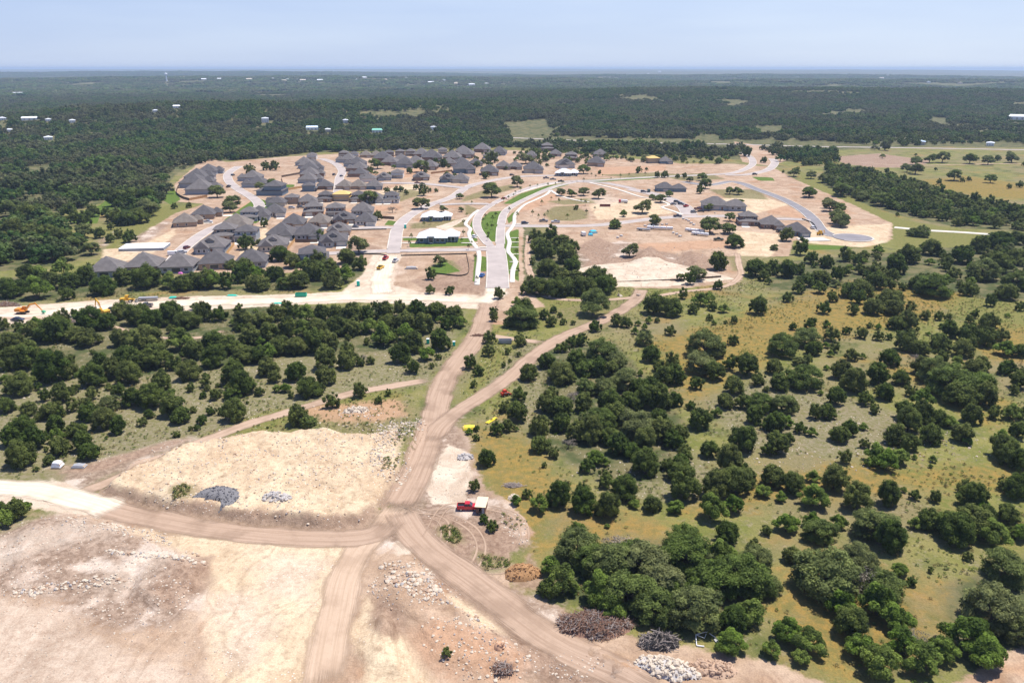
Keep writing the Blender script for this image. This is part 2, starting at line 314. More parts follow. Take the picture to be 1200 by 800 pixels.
    c = g.mix(g.math('MULTIPLY', g.math('MULTIPLY', g.mapr(g.noise(P, .33, 5, .72), .52, .66), work), .42), c, g.mix(1.0, c, (.66, .60, .56), 'MULTIPLY'))
    # stones and grit on bare ground
    v = g.vor(P, 1.1); st = g.mapr(v, .13, .2, 1.0, 0.0)
    bare = g.mapr(g.math('MAXIMUM', g.math('MAXIMUM', g.attr('cream'), g.attr('brown')), g.attr('scrub')), -1, 2)
    c = g.mix(g.math('MULTIPLY', g.math('MULTIPLY', st, bare), g.mapr(nm, .46, .6)), c, (.74, .66, .55))
    c = g.mix(g.mapr(nv, .3, .75), g.mix(.24, c, (0, 0, 0)), c)
    g.col(c); g.bump(g.math('ADD', g.math('MULTIPLY', nf, .7), g.math('MULTIPLY', nv, .35)), .55, .5)
    return g.m
build_ground()
# ------------------------------------------------------------------ roads as strips laid on the ground
def spline(p, step):
    p = [np.array(q, float) for q in p]; q = [2 * p[0] - p[1]] + p + [2 * p[-1] - p[-2]]; out = []
    for i in range(1, len(q) - 2):
        a, b, c, d = q[i - 1:i + 3]; n = max(2, int(np.linalg.norm(c - b) / step))
        for k in range(n):
            t = k / n; out.append(.5 * (2 * b + (c - a) * t + (2 * a - 5 * b + 4 * c - d) * t * t + (3 * b - a - 3 * c + d) * t ** 3))
    out.append(q[-2]); out = np.array(out)
    s = np.concatenate([[0], np.cumsum(np.hypot(*np.diff(out, axis=0).T))]); m = max(2, int(s[-1] / step)); u = np.linspace(0, s[-1], m + 1)
    return np.stack([np.interp(u, s, out[:, 0]), np.interp(u, s, out[:, 1])], 1)
NSTRIP = [0]
STREETS = []
def strip(name, px, width, mat, z=.03, step=2.0, jag=0.0, across=4, label=None, pts=None, thick=0.0):
    c = spline(W(px), step) if pts is None else pts
    NSTRIP[0] += 1; z = z + .0045 * (NSTRIP[0] % 14 if name == 'tyre_track' else NSTRIP[0] % 40)
    t = np.gradient(c, axis=0); t /= np.maximum(np.hypot(t[:, 0], t[:, 1])[:, None], 1e-6); nrm = np.stack([t[:, 1], -t[:, 0]], 1)
    L = np.concatenate([[0], np.cumsum(np.hypot(*np.diff(c, axis=0).T))])
    u = np.linspace(-1, 1, across + 1); off = u[None, :] * (width / 2) * np.ones((len(c), 1))
    if jag:
        for side, col in ((0, 0), (1, -1)):
            off[:, col] += ((vn(L, L * 0 + side * 50, 5.0, NSTRIP[0]) - .5) * 2 + (vn(L, L * 0 + side * 50, 1.2, NSTRIP[0] + 9) - .5)) * jag
    X = c[:, None, 0] + nrm[:, None, 0] * off; Y = c[:, None, 1] + nrm[:, None, 1] * off
    Z = hgt(X, Y) + z; n, m = X.shape
    me = bpy.data.meshes.new(name); vs = np.stack([X, Y, Z], 2).reshape(-1, 3)
    fs = [(i * m + j, i * m + j + 1, i * m + m + j + 1, i * m + m + j) for i in range(n - 1) for j in range(m - 1)]
    vl = vs.tolist()
    if thick:
        o = len(vl); ring = [i * m for i in range(n)] + [(n - 1) * m + j for j in range(1, m)] + [i * m + m - 1 for i in range(n - 2, -1, -1)] + list(range(m - 2, 0, -1))
        vl += [(vl[i][0], vl[i][1], vl[i][2] - thick) for i in ring]
        fs += [(ring[k], ring[(k + 1) % len(ring)], o + (k + 1) % len(ring), o + k) for k in range(len(ring))]
    me.from_pydata(vl, [], fs); me.materials.append(mat)
    uv = np.zeros((len(vl), 2)); uv[:n * m, 0] = np.tile(u * width / 2, n); uv[:n * m, 1] = np.repeat(L, m)
    at = me.attributes.new('un', 'FLOAT', 'POINT'); ua = np.zeros(len(vl), np.float32); ua[:n * m] = (np.maximum(np.abs(np.tile(u, n)), np.repeat(1.05 - np.minimum(L, L[-1] - L) / 11.0, m)) if jag else np.tile(u, n)); at.data.foreach_set('value', ua)
    ul = me.uv_layers.new(name='UVMap'); li = np.zeros(len(me.loops), np.int32); me.loops.foreach_get('vertex_index', li); ul.data.foreach_set('uv', uv[li].ravel())
    me.polygons.foreach_set('use_smooth', [True] * len(me.polygons)); me.update()
    o = tag(put(name, me), label, None, None, 'structure'); return o, c, nrm
def track_material(name, base, track, pale, gap=1.0, verge=None):
    g = M(name, .95, .08); P = g.pos(); uvn = g.n('ShaderNodeUVMap'); sp = g.n('ShaderNodeSeparateXYZ'); g.t.links.new(uvn.outputs[0], sp.inputs[0]); u, v = sp.outputs[0], sp.outputs[1]
    cb = g.n('ShaderNodeCombineXYZ'); g.set(cb.inputs[0], g.math('MULTIPLY', u, 1.6)); g.set(cb.inputs[1], g.math('MULTIPLY', v, .035)); st = g.noise(cb.outputs[0], 1.3, 4, .6)
    cb2 = g.n('ShaderNodeCombineXYZ'); g.set(cb2.inputs[0], g.math('MULTIPLY', u, 6.0)); g.set(cb2.inputs[1], g.math('MULTIPLY', v, .09)); st2 = g.noise(cb2.outputs[0], 1.0, 3, .6)
    nm, nf = g.noise(P, .12, 4), g.noise(P, 1.2, 4, .65)
    uw = g.math('ADD', u, g.math('MULTIPLY', g.math('SUBTRACT', g.noise(P, .05, 2), .5), 2.2))
    def rut(x): return g.mapr(g.math('ABSOLUTE', g.math('SUBTRACT', g.math('ABSOLUTE', g.math('SUBTRACT', uw, x)), .95)), .1, .55, 1.0, 0.0)
    c = g.mix(g.mapr(st, .36, .64), base, pale); c = g.mix(g.math('MULTIPLY', g.mapr(st2, .45, .7), .35), c, track)
    c = g.mix(g.math('MULTIPLY', rut(gap), .55), c, pale); c = g.mix(g.math('MULTIPLY', rut(-gap), .5), c, pale)
    c = g.mix(g.math('MULTIPLY', g.mapr(nm, .46, .66), .6), c, track); c = g.mix(g.math('MULTIPLY', g.mapr(nf, .5, .75), .3), c, track)
    g.col(c); g.bump(g.math('ADD', st2, g.math('MULTIPLY', nf, .6)), .5, .2)
    e = g.math('ADD', g.math('ABSOLUTE', g.attr('un')), g.math('MULTIPLY', g.math('SUBTRACT', g.math('ADD', nm, g.math('MULTIPLY', st2, .8)), .9), .7)); g.set(g.b.inputs['Alpha'], g.mapr(e, .58, 1.0, 1.0, 0.0)); return g.m
M_ROAD = track_material('dirt_road_material', (.355, .243, .168), (.275, .186, .128), (.455, .325, .232), 1.3)
M_TRACK = track_material('dirt_track_material', (.40, .28, .193), (.31, .212, .145), (.49, .355, .255), 0.0)
M_FAINT = track_material('worn_sand_material', (.46, .33, .225), (.38, .265, .18), (.54, .395, .28), 1.2)
M_FAINT2 = track_material('worn_earth_material', (.445, .315, .222), (.36, .245, .17), (.52, .385, .28), 0.0)
M_HAUL = track_material('haul_road_material', (.64, .515, .38), (.54, .41, .29), (.74, .63, .49), 1.5)
ROADS = [
 ('dirt_road', '577,340 571,362 562,388 546,412 530,432 518,455 511,480 506,505 494,540 478,575 462,600', 10.5, M_ROAD, 1.1, 'wide brown dirt road running from the boulevard end down to the spoil yard'),
 ('dirt_track', '470,588 452,612 424,640 405,672 395,712 385,762 376,812', 8.5, M_FAINT, 1.4, 'faint wheel worn way from the junction down to the bottom edge'),
 ('dirt_road', '752,338 746,350 730,362 700,378 665,392 640,406 615,426 590,447 562,466 537,482 516,500 505,520', 7.6, M_ROAD, .8, 'rutted dirt road forking right from the main dirt road'),
 ('dirt_road', '466,596 482,622 510,650 545,675 600,716 650,752 715,784 770,812', 9.5, M_ROAD, 1.2, 'dirt road crossing from the junction to the lower right past the rubble'),
 ('dirt_road', '462,606 440,625 400,631 330,629 250,621 180,608 130,596 104,587 84,582', 8.5, M_ROAD, 1.0, 'dirt road curving below the limestone mound'),
 ('dirt_track', '506,444 480,449 450,454 410,461 380,470 330,485 290,497 240,516 180,541 125,566 85,580', 5.6, M_TRACK, .7, 'narrow dirt track behind the limestone mound'),
 ('dirt_track', '560,393 580,394 600,397 640,402', 5.0, M_TRACK, .8, 'short dirt link between the two forks'),
 ('dirt_track', '864,296 866,310 868,322 858,332 838,338 800,342 752,350', 4.0, M_TRACK, .5, 'wheel track around the graded pad'),
 ('dirt_track', '620,275 618,300 622,322 636,346 690,352 752,348', 4.5, M_TRACK, .7, 'dirt track along the thicket by the boulevard'),
 ('haul_road', '-60,376 0,371 100,362 200,356 330,352 420,348 500,349 575,352', 13.0, M_HAUL, 1.6, 'broad white limestone haul road below the houses'),
 ('haul_road', '136,600 120,594 100,588 60,578 30,573 -60,567', 9.0, M_HAUL, 1.4, 'white limestone road entering from the left edge below the scrub'),
 ('haul_road', '450,345 446,330 452,310 458,298', 13.0, M_HAUL, 1.5, 'white limestone ramp from the haul road to the street crossing'),
 ('haul_road', '584,334 578,346 560,356', 13.0, M_HAUL, 1.5, 'chalky apron where the boulevard paving ends'),
 ('haul_road', '-60,372 60,374 120,380 170,394 230,396 268,386', 3.5, M_TRACK, .6, 'faint track through the left scrub'),
 ('dirt_track', '1000,190 1060,194 1120,193 1190,192 1260,193', 5.0, M_TRACK, .5, 'far straight farm track across the pasture'),
]
ROADC = []
for nm_, px_, w_, mt_, jg_, lb_ in ROADS:
    o_, c_, n_ = strip(nm_, px_, w_, mt_, .035, 1.2 if w_ < 9 and 'far' not in lb_ else 3.0, jg_, 8, lb_); ROADC.append((c_, n_, w_, nm_))
M_TYRE = track_material('tyre_mark_material', (.40, .28, .195), (.345, .24, .165), (.46, .33, .235), 0.0)
for lp in ('500,600 530,606 556,622 564,645 548,672 530,676', '470,606 500,604 520,612 520,634 505,640', '604,650 615,628 606,605 580,596 560,594', '560,668 590,668 604,650', '470,590 500,600 540,596', '545,592 520,596 500,630', '560,700 520,660 480,620'):
    cc = spline(W(lp), 1.0); tt = np.gradient(cc, axis=0); tt /= np.maximum(np.hypot(tt[:, 0], tt[:, 1])[:, None], 1e-6); nn_ = np.stack([tt[:, 1], -tt[:, 0]], 1)
    for sd in (-.95, .95): strip('tyre_track', None, .6, M_TYRE, .02, jag=.12, across=2, pts=cc + nn_ * sd, label='faint tyre track pressed into bare earth')
def paving(name, c, var=.12):
    g = M(name, .9, .15); P = g.pos(); n = g.noise(P, .09, 5, .65); f = g.noise(P, 2.2, 3)
    k = g.mix(g.mapr(n, .3, .7), tuple(a * (1 - var) for a in c), tuple(a * (1 + var) for a in c)); k = g.mix(g.math('MULTIPLY', g.mapr(f, .5, .8), .25), k, tuple(a * .6 for a in c)); g.col(k); return g.m
M_STREET = paving('dusty_street', (.42, .36, .325)); M_ASPH = paving('asphalt', (.235, .22, .225)); M_CONC = paving('concrete', (.60, .54, .46), .1); M_WALK = paving('sidewalk_concrete', (.68, .62, .53), .08)
STR = [
 ('street', '196,318 208,299 224,284 245,270 275,258 296,249 304,241 296,232 278,221 268,212 268,203 280,195', 7.5, M_STREET, 'curving pale street on the left of the estate'),
 ('street', '396,226 397,216 398,208 401,201 396,194 386,189 376,186', 7.5, M_STREET, 'short pale street between the two rows of houses'),
 ('street', '583,338 583,318 582,302 580,288', 10.5, M_STREET, 'wide boulevard entrance'),
 ('street', '576,290 565,277 559,266 560,255 567,246 578,239 592,232 616,222 642,215 676,212', 5, M_STREET, 'left carriageway of the boulevard around the median'),
 ('street', '586,290 587,266 591,250 602,241 626,229 650,219 676,213', 5, M_STREET, 'right carriageway of the boulevard around the median'),
 ('street', '330,300 391,297 450,294.5 500,293.5 575,292.5', 7, M_STREET, 'cross street in front of the white roofed buildings'),
 ('street', '461,297 463,282 466,268 476,256 490,247 505,240 530,231 545,221 562,215 600,208 640,206 674,206', 7.5, M_STREET, 'street bending up behind the white roofed buildings'),
 ('street', '411,268 440,267 466,267', 7, M_STREET, 'short lane to the inner houses'),
 ('street', '446,214.5 494,215.5 530,219 547,221', 8, M_STREET, 'upper lane past the small junipers'),
 ('street', '515,240 550,239 576,239.5', 6, M_STREET, 'link lane to the boulevard'),
 ('street', '588,264.5 630,265 690,264.5 720,262 745,259 770,256 800,254 830,253.5 858,253', 7.5, M_STREET, 'street along the building lots'),
 ('street', '740,222 760,226 775,230 790,236 802,243 808,252', 11, M_STREET, 'parking street by the grey roofed buildings'),
 ('street', '676,213 707,214.5 732,219 750,224', 7, M_STREET, 'street down to the parking lots'),
 ('street', '676,212 700,211.5 740,209 780,207 830,205 858,203 874,198 882,192 880,185 870,179 860,174 857,169', 7, M_STREET, 'boulevard curving away to the highway'),
 ('street', '905,186 908,191 902,198 890,202 872,205 850,205', 8, M_STREET, 'second carriageway of the far bend'),
 ('street', '800,213 830,217 856,213 872,216 884,221 916,233 940,246 953,257 963,270 978,277 992,279', 7.5, M_ASPH, 'dark asphalt street leading to the turning circle'),
 ('street', '905,256.5 930,257 950,258', 7, M_STREET, 'side lane off the asphalt street'),
 ('highway', '600,162 680,165 760,167.5 850,169 940,171.5 1000,172.5 1100,174 1220,176 1400,178', 10, M_STREET, 'far highway across the woods'),
 ('path', '1048,266.5 1070,268.5 1085,270 1130,272.5 1185,276.5 1240,280', 6, M_CONC, 'white concrete trail over the right pasture'),
]
for nm_, px_, w_, mt_, lb_ in STR:
    o_, c_, n_ = strip(nm_, px_, w_, mt_, .06, 3.0, 0, 4, lb_); STREETS.append((c_, n_, w_, nm_))
# turning circle at the end of the asphalt street
cx_, cy_ = flat(999, 278.8); q = np.linspace(0, 2 * math.pi, 41)[:-1]
mb = MB(); mb.add([(cx_, cy_, .27)] + [(cx_ + 11.5 * math.cos(a), cy_ + 11.5 * math.sin(a), .27) for a in q], [(0, 1 + i, 1 + (i + 1) % 40) for i in range(40)])
tag(mb.obj('turning_circle', M_ASPH), 'dark round turning circle at the street end', None, None, 'structure')
mb = MB()
for a, b in zip(q, np.roll(q, -1)):
    if math.cos(a) < -.75: continue
    i_ = [(cx_ + r * math.cos(t), cy_ + r * math.sin(t)) for t in (a, b) for r in (11.5, 12.5)]
    mb.add([(i_[0][0], i_[0][1], .38), (i_[1][0], i_[1][1], .38), (i_[3][0], i_[3][1], .38), (i_[2][0], i_[2][1], .38), (i_[0][0], i_[0][1], .1), (i_[1][0], i_[1][1], .1), (i_[3][0], i_[3][1], .1), (i_[2][0], i_[2][1], .1)], [(0, 1, 2, 3), (0, 3, 7, 4), (1, 5, 6, 2)])
tag(mb.obj('kerb', M_CONC), 'pale kerb around the turning circle', None, None, 'structure')
# kerbs: a real step on both sides, broken where another street joins
for k, (c, n, w, nm_) in enumerate(STREETS):
    if nm_ in ('highway', 'path'): continue
    for sd in (-1, 1):
        e = c + n * sd * (w / 2 + .2); ok = np.ones(len(e), bool)
        for j, (c2, n2, w2, m2) in enumerate(STREETS):
            if j != k: ok &= np.min(np.hypot(e[:, None, 0] - c2[None, :, 0], e[:, None, 1] - c2[None, :, 1]), 1) > w2 / 2 + .9
        ok &= np.hypot(e[:, 0] - cx_, e[:, 1] - cy_) > 13
        i = 0
        while i < len(e):
            if ok[i]:
                j = i
                while j + 1 < len(e) and ok[j + 1]: j += 1
                if j - i >= 3: strip('kerb', None, .55, M_CONC, .2, across=1, pts=e[i:j + 1], thick=.25, label='pale concrete kerb along a street edge')
                i = j + 1
            else: i += 1
WALKS = ['559,334 560,318 561.5,302 560,293 553,283 549.5,274 551,268 545.5,262.5 550.5,255 556,249.5 561,246', '600,331 601,317 604,307 600,300 595.5,294 597,284 594.5,274 599,267.5 602.5,261 604,251 614,240.5 628,234 640,228 645,223',
         '645,223 655,229 672,234 690,237', '570,243 590,234 612,225 640,217 660,213.5', '690,214 720,221 748,230 760,232', '776,236 784,240 776,243 790,248 800,252', '620,262.5 604,262.5', '560,290 585,289.5']
for w_ in WALKS: strip('sidewalk', w_, 2.6, M_WALK, .1, 1.5, 0, 2, 'white concrete footpath winding through the verge', thick=.1)
for y_ in (279, 284, 290, 298, 307, 317): strip('sidewalk', '%s,%s 608,%s' % (597, y_, y_), 1.3, M_WALK, .1, 1.5, 0, 2, 'thin white concrete cross path on the verge', thick=.1)
for y_, xa in ((278.5, 470), (285, 470), (279, 540), (285, 540)): strip('sidewalk', '%s,%s %s,%s' % (xa, y_, xa + 20, y_), 1.8, M_WALK, .1, 1.5, 0, 2, 'white concrete front path', thick=.1)
# ================================================================== TREES
def leaf_material(name, a, b, trans=.18, far=False):
    g = M(name, .8, .12); oi = g.n('ShaderNodeObjectInfo').outputs['Random']
    t = g.attr('tint'); c = g.mix(oi, a, b)
    if far: c = g.mix(g.mapr(g.noise(g.pos(), .009, 5, .65), .42, .60), c, (.125, .132, .066))
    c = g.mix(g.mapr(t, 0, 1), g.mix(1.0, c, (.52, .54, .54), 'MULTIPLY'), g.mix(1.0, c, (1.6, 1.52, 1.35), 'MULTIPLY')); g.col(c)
    tr = g.n('ShaderNodeBsdfTranslucent'); g.set(tr.inputs[0], c); ms = g.n('ShaderNodeMixShader'); ms.inputs[0].default_value = trans
    g.t.links.new(g.b.outputs[0], ms.inputs[1]); g.t.links.new(tr.outputs[0], ms.inputs[2]); g.t.links.new(ms.outputs[0], g.out.inputs[0]); return g.m
L_JUN = leaf_material('juniper_leaves', (.076, .120, .024), (.158, .182, .056), .38)
L_OAK = leaf_material('oak_leaves', (.205, .225, .098), (.128, .185, .042), .42)
L_GRN = leaf_material('green_leaves', (.125, .205, .032), (.190, .245, .062), .42)
L_GRY = leaf_material('bare_twigs', (.23, .20, .18), (.17, .155, .125), .1)
L_FAR = leaf_material('woodland_leaves', (.036, .098, .020), (.120, .175, .044), .3, True)
BARK = simple('bark', (.12, .095, .075), .95, .3, 3); DEADW = simple('dead_wood', (.24, .195, .165), .95, .3, 3)
ICO_V, ICO_F = None, None
def _ico():
    global ICO_V, ICO_F
    import bmesh
    bm = bmesh.new(); bmesh.ops.create_icosphere(bm, subdivisions=1, radius=1.0); ICO_V = np.array([v.co[:] for v in bm.verts]); ICO_F = [[v.index for v in f.verts] for f in bm.faces]; bm.free()
_ico()
def crown_mesh(name, clumps, cards, size, mat, seed, core=.72, up=.25, extra=None):
    """clumps: (x, y, z, r, flat); leaf-sized faces spread through every clump, and an inner mass that hides what lies behind"""
    rg = np.random.default_rng(seed); V = []; FQ = []; FT = []; T = []; o = 0
    tot = sum(c[3] ** 2 for c in clumps)
    for x, y, z, r, fl in clumps:
        ct = rg.random(); n = max(6, int(cards * r * r / tot))
        if core:
            d = ICO_V * (1 + .25 * (rg.random((len(ICO_V), 1)) - .5)) * r * core * np.array([1, 1, fl]) + np.array([x, y, z])
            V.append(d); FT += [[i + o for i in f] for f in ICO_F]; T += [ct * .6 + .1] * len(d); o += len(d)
        d = rg.normal(size=(n, 3)); d /= np.linalg.norm(d, axis=1)[:, None]
        d[:, 2] = np.where(d[:, 2] < -.35, -d[:, 2], d[:, 2])
        rad = r * (.62 + .48 * rg.random((n, 1)) ** .7); p = d * rad * np.array([1, 1, fl]) + np.array([x, y, z])
        nr = d + rg.normal(size=(n, 3)) * .55 + np.array([0, 0, up]); nr /= np.linalg.norm(nr, axis=1)[:, None]
        u = np.cross(nr, rg.normal(size=(n, 3))); u /= np.linalg.norm(u, axis=1)[:, None]; w = np.cross(nr, u)
        s = size * (.55 + .8 * rg.random((n, 1))); e = .75 + .3 * rg.random((n, 1))
        q = np.stack([p - u * s, p - w * s * .6 * e, p + u * s, p + w * s * .6 * e], 1).reshape(-1, 3)
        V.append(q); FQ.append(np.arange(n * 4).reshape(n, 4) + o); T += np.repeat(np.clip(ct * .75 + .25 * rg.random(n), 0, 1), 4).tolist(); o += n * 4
    V = np.concatenate(V); fs = FT + np.concatenate(FQ).tolist(); mats = [mat]; mi = None
    if extra is not None:      # a trunk merged in (woodland stuff only)
        mb, em = extra; fs += [[i + o for i in f] for f in mb.f]; V = np.concatenate([V, np.array(mb.v)]); T += [.5] * len(mb.v); mats.append(em); mi = [0] * (len(fs) - len(mb.f)) + [1] * len(mb.f)
    me = bpy.data.meshes.new(name); me.from_pydata(V.tolist(), [], fs)
    for m in mats: me.materials.append(m)
    if mi: me.polygons.foreach_set('material_index', mi)
    at = me.attributes.new('tint', 'FLOAT', 'POINT'); at.data.foreach_set('value', np.array(T, np.float32)); me.update(); return me
def clumps_juniper(seed, n=46):
    rg = random.Random(seed); out = [(0, 0, .36, .34, 1.05)]; lean = (rg.uniform(-.08, .08), rg.uniform(-.08, .08)); top = rg.uniform(.82, 1.05)
    for i in range(n):
        t = (i + .5) / n; a = i * 2.39996 + rg.uniform(-.4, .4); z = .13 + (top - .26) * t
        rad = (.36 + .05 * math.sin(3 * a + seed)) * math.sqrt(max(.03, 1 - (max(0, t - .28) / .74) ** 2)) * rg.uniform(.72, 1.18)
        out.append((math.cos(a) * rad + lean[0] * t, math.sin(a) * rad + lean[1] * t, z + rg.uniform(-.04, .06), rg.uniform(.075, .15), rg.uniform(1.15, 1.75)))
    return out
def clumps_oak(seed, n=40, h=.74, full=False):
    rg = random.Random(seed); out = []
    lob = [(rg.uniform(-.22, .22), rg.uniform(-.22, .22), rg.uniform(.8, 1.1)) for _ in range(4)]
    for i in range(n):
        t = (i + .5) / n; a = i * 2.39996 + rg.uniform(-.5, .5); rad = .40 * math.sqrt(t) * rg.uniform(.75, 1.12)
        x, y = math.cos(a) * rad, math.sin(a) * rad; k = max(lo[2] - 1.7 * math.hypot(x - lo[0], y - lo[1]) for lo in lob)
        z = h * (.20 + .66 * max(.05, k)) * rg.uniform(.85, 1.08); out.append((x, y, max(z, .24) if not full else z, rg.uniform(.08, .145), rg.uniform(.7, 1.05)))
        if not full and rad > .3: out.append((x, y, .25 + rg.uniform(-.03, .05), rg.uniform(.08, .12), .8))
        if full and rad > .26: out.append((x * 1.02, y * 1.02, .13 + rg.uniform(-.02, .06), rg.uniform(.10, .15), .95))
    return out
def clumps_bush(seed, n=26):
    rg = random.Random(seed); out = []
    for i in range(n):
        t = (i + .5) / n; a = i * 2.39996 + rg.uniform(-.5, .5); rad = .36 * math.sqrt(t) * rg.uniform(.7, 1.2)
        out.append((math.cos(a) * rad, math.sin(a) * rad, .18 + .42 * (1 - t * .8) * rg.uniform(.5, 1.25), rg.uniform(.085, .16), rg.uniform(.9, 1.4)))
    return out
def trunk_mb(kind, seed):
    rg = random.Random(seed); mb = MB()
    if kind == 'juniper':
        mb.tube([(0, 0, -.05), (.01, 0, .2), (0, .01, .55), (.01, 0, .8)], [.035, .028, .018, .006], 6)
        for i in range(4):
            a = i * 1.6 + rg.random(); mb.tube([(0, 0, .08 + .1 * i), (.14 * math.cos(a), .14 * math.sin(a), .2 + .1 * i), (.26 * math.cos(a), .26 * math.sin(a), .26 + .1 * i)], [.018, .012, .005], 5)
    elif kind == 'oak':
        mb.tube([(0, 0, -.04), (.01, .01, .1), (.0, .02, .22)], [.038, .03, .026], 7)
        for i in range(6):
            a = i * 1.047 + rg.uniform(-.3, .3); r = rg.uniform(.24, .36); b = (math.cos(a), math.sin(a))
            mb.tube([(0, .01, .17), (b[0] * r * .4, b[1] * r * .4, .29), (b[0] * r * .75, b[1] * r * .75, .36), (b[0] * r, b[1] * r, .45)], [.02, .015, .011, .004], 5)
    else:
        for i in range(5):
            a = i * 1.257 + rg.uniform(-.3, .3); r = rg.uniform(.1, .3); mb.tube([(0, 0, -.03), (math.cos(a) * r * .5, math.sin(a) * r * .5, .2), (math.cos(a) * r, math.sin(a) * r, .42)], [.016, .011, .004], 5)
    return mb
def dead_mb(seed):
    rg = random.Random(seed); mb = MB()
    def grow(p, d, l, r, k):
        q = p + d * l; mb.tube([p, p + d * l * .5 + Vector((rg.uniform(-1, 1), rg.uniform(-1, 1), rg.uniform(-1, 1))) * l * .08, q], [r, r * .8, r * .55], 4 if k > 1 else 5, False)
        if k < 4:
            for _ in range(3 if k else 6):
                e = (d + Vector((rg.uniform(-1, 1), rg.uniform(-1, 1), rg.uniform(-.35, .7))) * .85).normalized(); grow(p + d * l * rg.uniform(.55, 1), e, l * rg.uniform(.6, .8), r * .55, k + 1)
    grow(Vector((0, 0, -.02)), Vector((.05, 0, 1)), .24, .028, 0); return mb
T_BIG = {'J': 7000, 'O': 8500, 'G': 6000}; T_MID = {'J': 3000, 'O': 3400, 'G': 2400}
PROTO = {}
for lod, cnt, sz in (('big', T_BIG, 1.0), ('mid', T_MID, 1.5)):
    for k, fn, mat, base in (('J', clumps_juniper, L_JUN, .027), ('O', clumps_oak, L_OAK, .023), ('G', clumps_bush, L_GRN, .030)):
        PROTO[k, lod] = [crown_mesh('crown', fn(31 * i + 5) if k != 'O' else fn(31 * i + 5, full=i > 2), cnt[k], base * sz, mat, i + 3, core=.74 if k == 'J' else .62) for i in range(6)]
def dead_cr(i):
    return crown_mesh('crown', clumps_oak(i + 70, 22, .66), 900, .022, L_GRY, i + 80, core=0)
DEADC = [dead_cr(i) for i in range(2)]; DEADT = [dead_mb(i + 9).mesh('trunk', DEADW) for i in range(3)]
TRUNK = {'J': [trunk_mb('juniper', i).mesh('trunk', BARK) for i in range(3)], 'O': [trunk_mb('oak', i).mesh('trunk', BARK) for i in range(3)], 'G': [trunk_mb('bush', i).mesh('trunk', BARK) for i in range(3)]}
# every tree traced from the photograph: crop origin, zoom, then «kind x y-of-crown-foot width»
TREES = []   # (kind, px, py_foot, w_px)
def T(ox, oy, zm, txt, ymin=0, ymax=9999):
    k = 'J'
    for tok in txt.split():
        if tok in 'JOGD': k = tok; continue
        x, y, w = (float(v) for v in tok.split(',')); px, py = ox + x / zm, oy + y / zm
        if ymin <= py <= ymax: TREES.append((k, px, py, w / zm))
T(600, 360, 4, '''J 740,135,62 O 615,185,95 J 650,265,100 O 640,262,80 J 750,290,85 690,310,80 700,375,110 770,370,100 G 600,325,40 J 1035,180,62 925,145,45 960,240,90 O 900,250,180 J 860,390,80 O 880,320,150
 J 950,350,110 1020,300,80 1100,330,120 1150,375,85 1190,400,40 1040,415,110 1000,480,90 G 960,520,60 J 1070,480,80 O 1150,500,130 J 1130,555,100 1185,580,60 838,485,55 877,580,115 920,710,95 1080,685,145 1190,700,70
 40,190,80 30,235,30 75,350,100 30,445,85 30,545,110 G 20,585,30 J 185,435,75 225,370,150 325,185,75 280,190,70 390,120,70 490,95,80 535,100,70 G 575,130,40 620,110,40 J 680,75,35 G 640,80,40 590,90,35 J 850,35,70 925,65,40 G 945,85,30 J 1000,80,25 1040,80,45
 G 990,30,60 J 940,20,60 1150,40,100 185,95,70 240,85,40 285,85,30 O 380,55,170 50,105,160 J 350,785,85 G 390,750,90 435,750,50 J 150,755,35 D 580,770,70 J 720,770,75 620,800,150 790,800,110 1020,800,150 1080,800,80 195,715,70 130,690,110 D 265,670,85
 J 160,290,90 G 215,215,50 J 245,215,60 300,300,110 O 350,330,120 420,260,150 490,290,110 J 400,330,100 460,330,90 O 520,400,140 430,420,110 J 260,360,90 200,340,80 O 350,420,110 D 290,450,90 J 160,500,110 230,520,120 330,500,100 J 450,500,120 540,490,120 620,480,130 700,490,120 650,430,110 760,470,90 590,420,90
 O 400,600,170 340,580,110 J 360,650,140 480,560,120 O 590,640,190 520,560,120 J 500,700,120 620,680,130 700,640,120 750,670,110 790,640,90 810,710,80 560,720,100 450,650,110 130,610,110 300,640,110 230,590,100 680,560,110 720,600,90''')
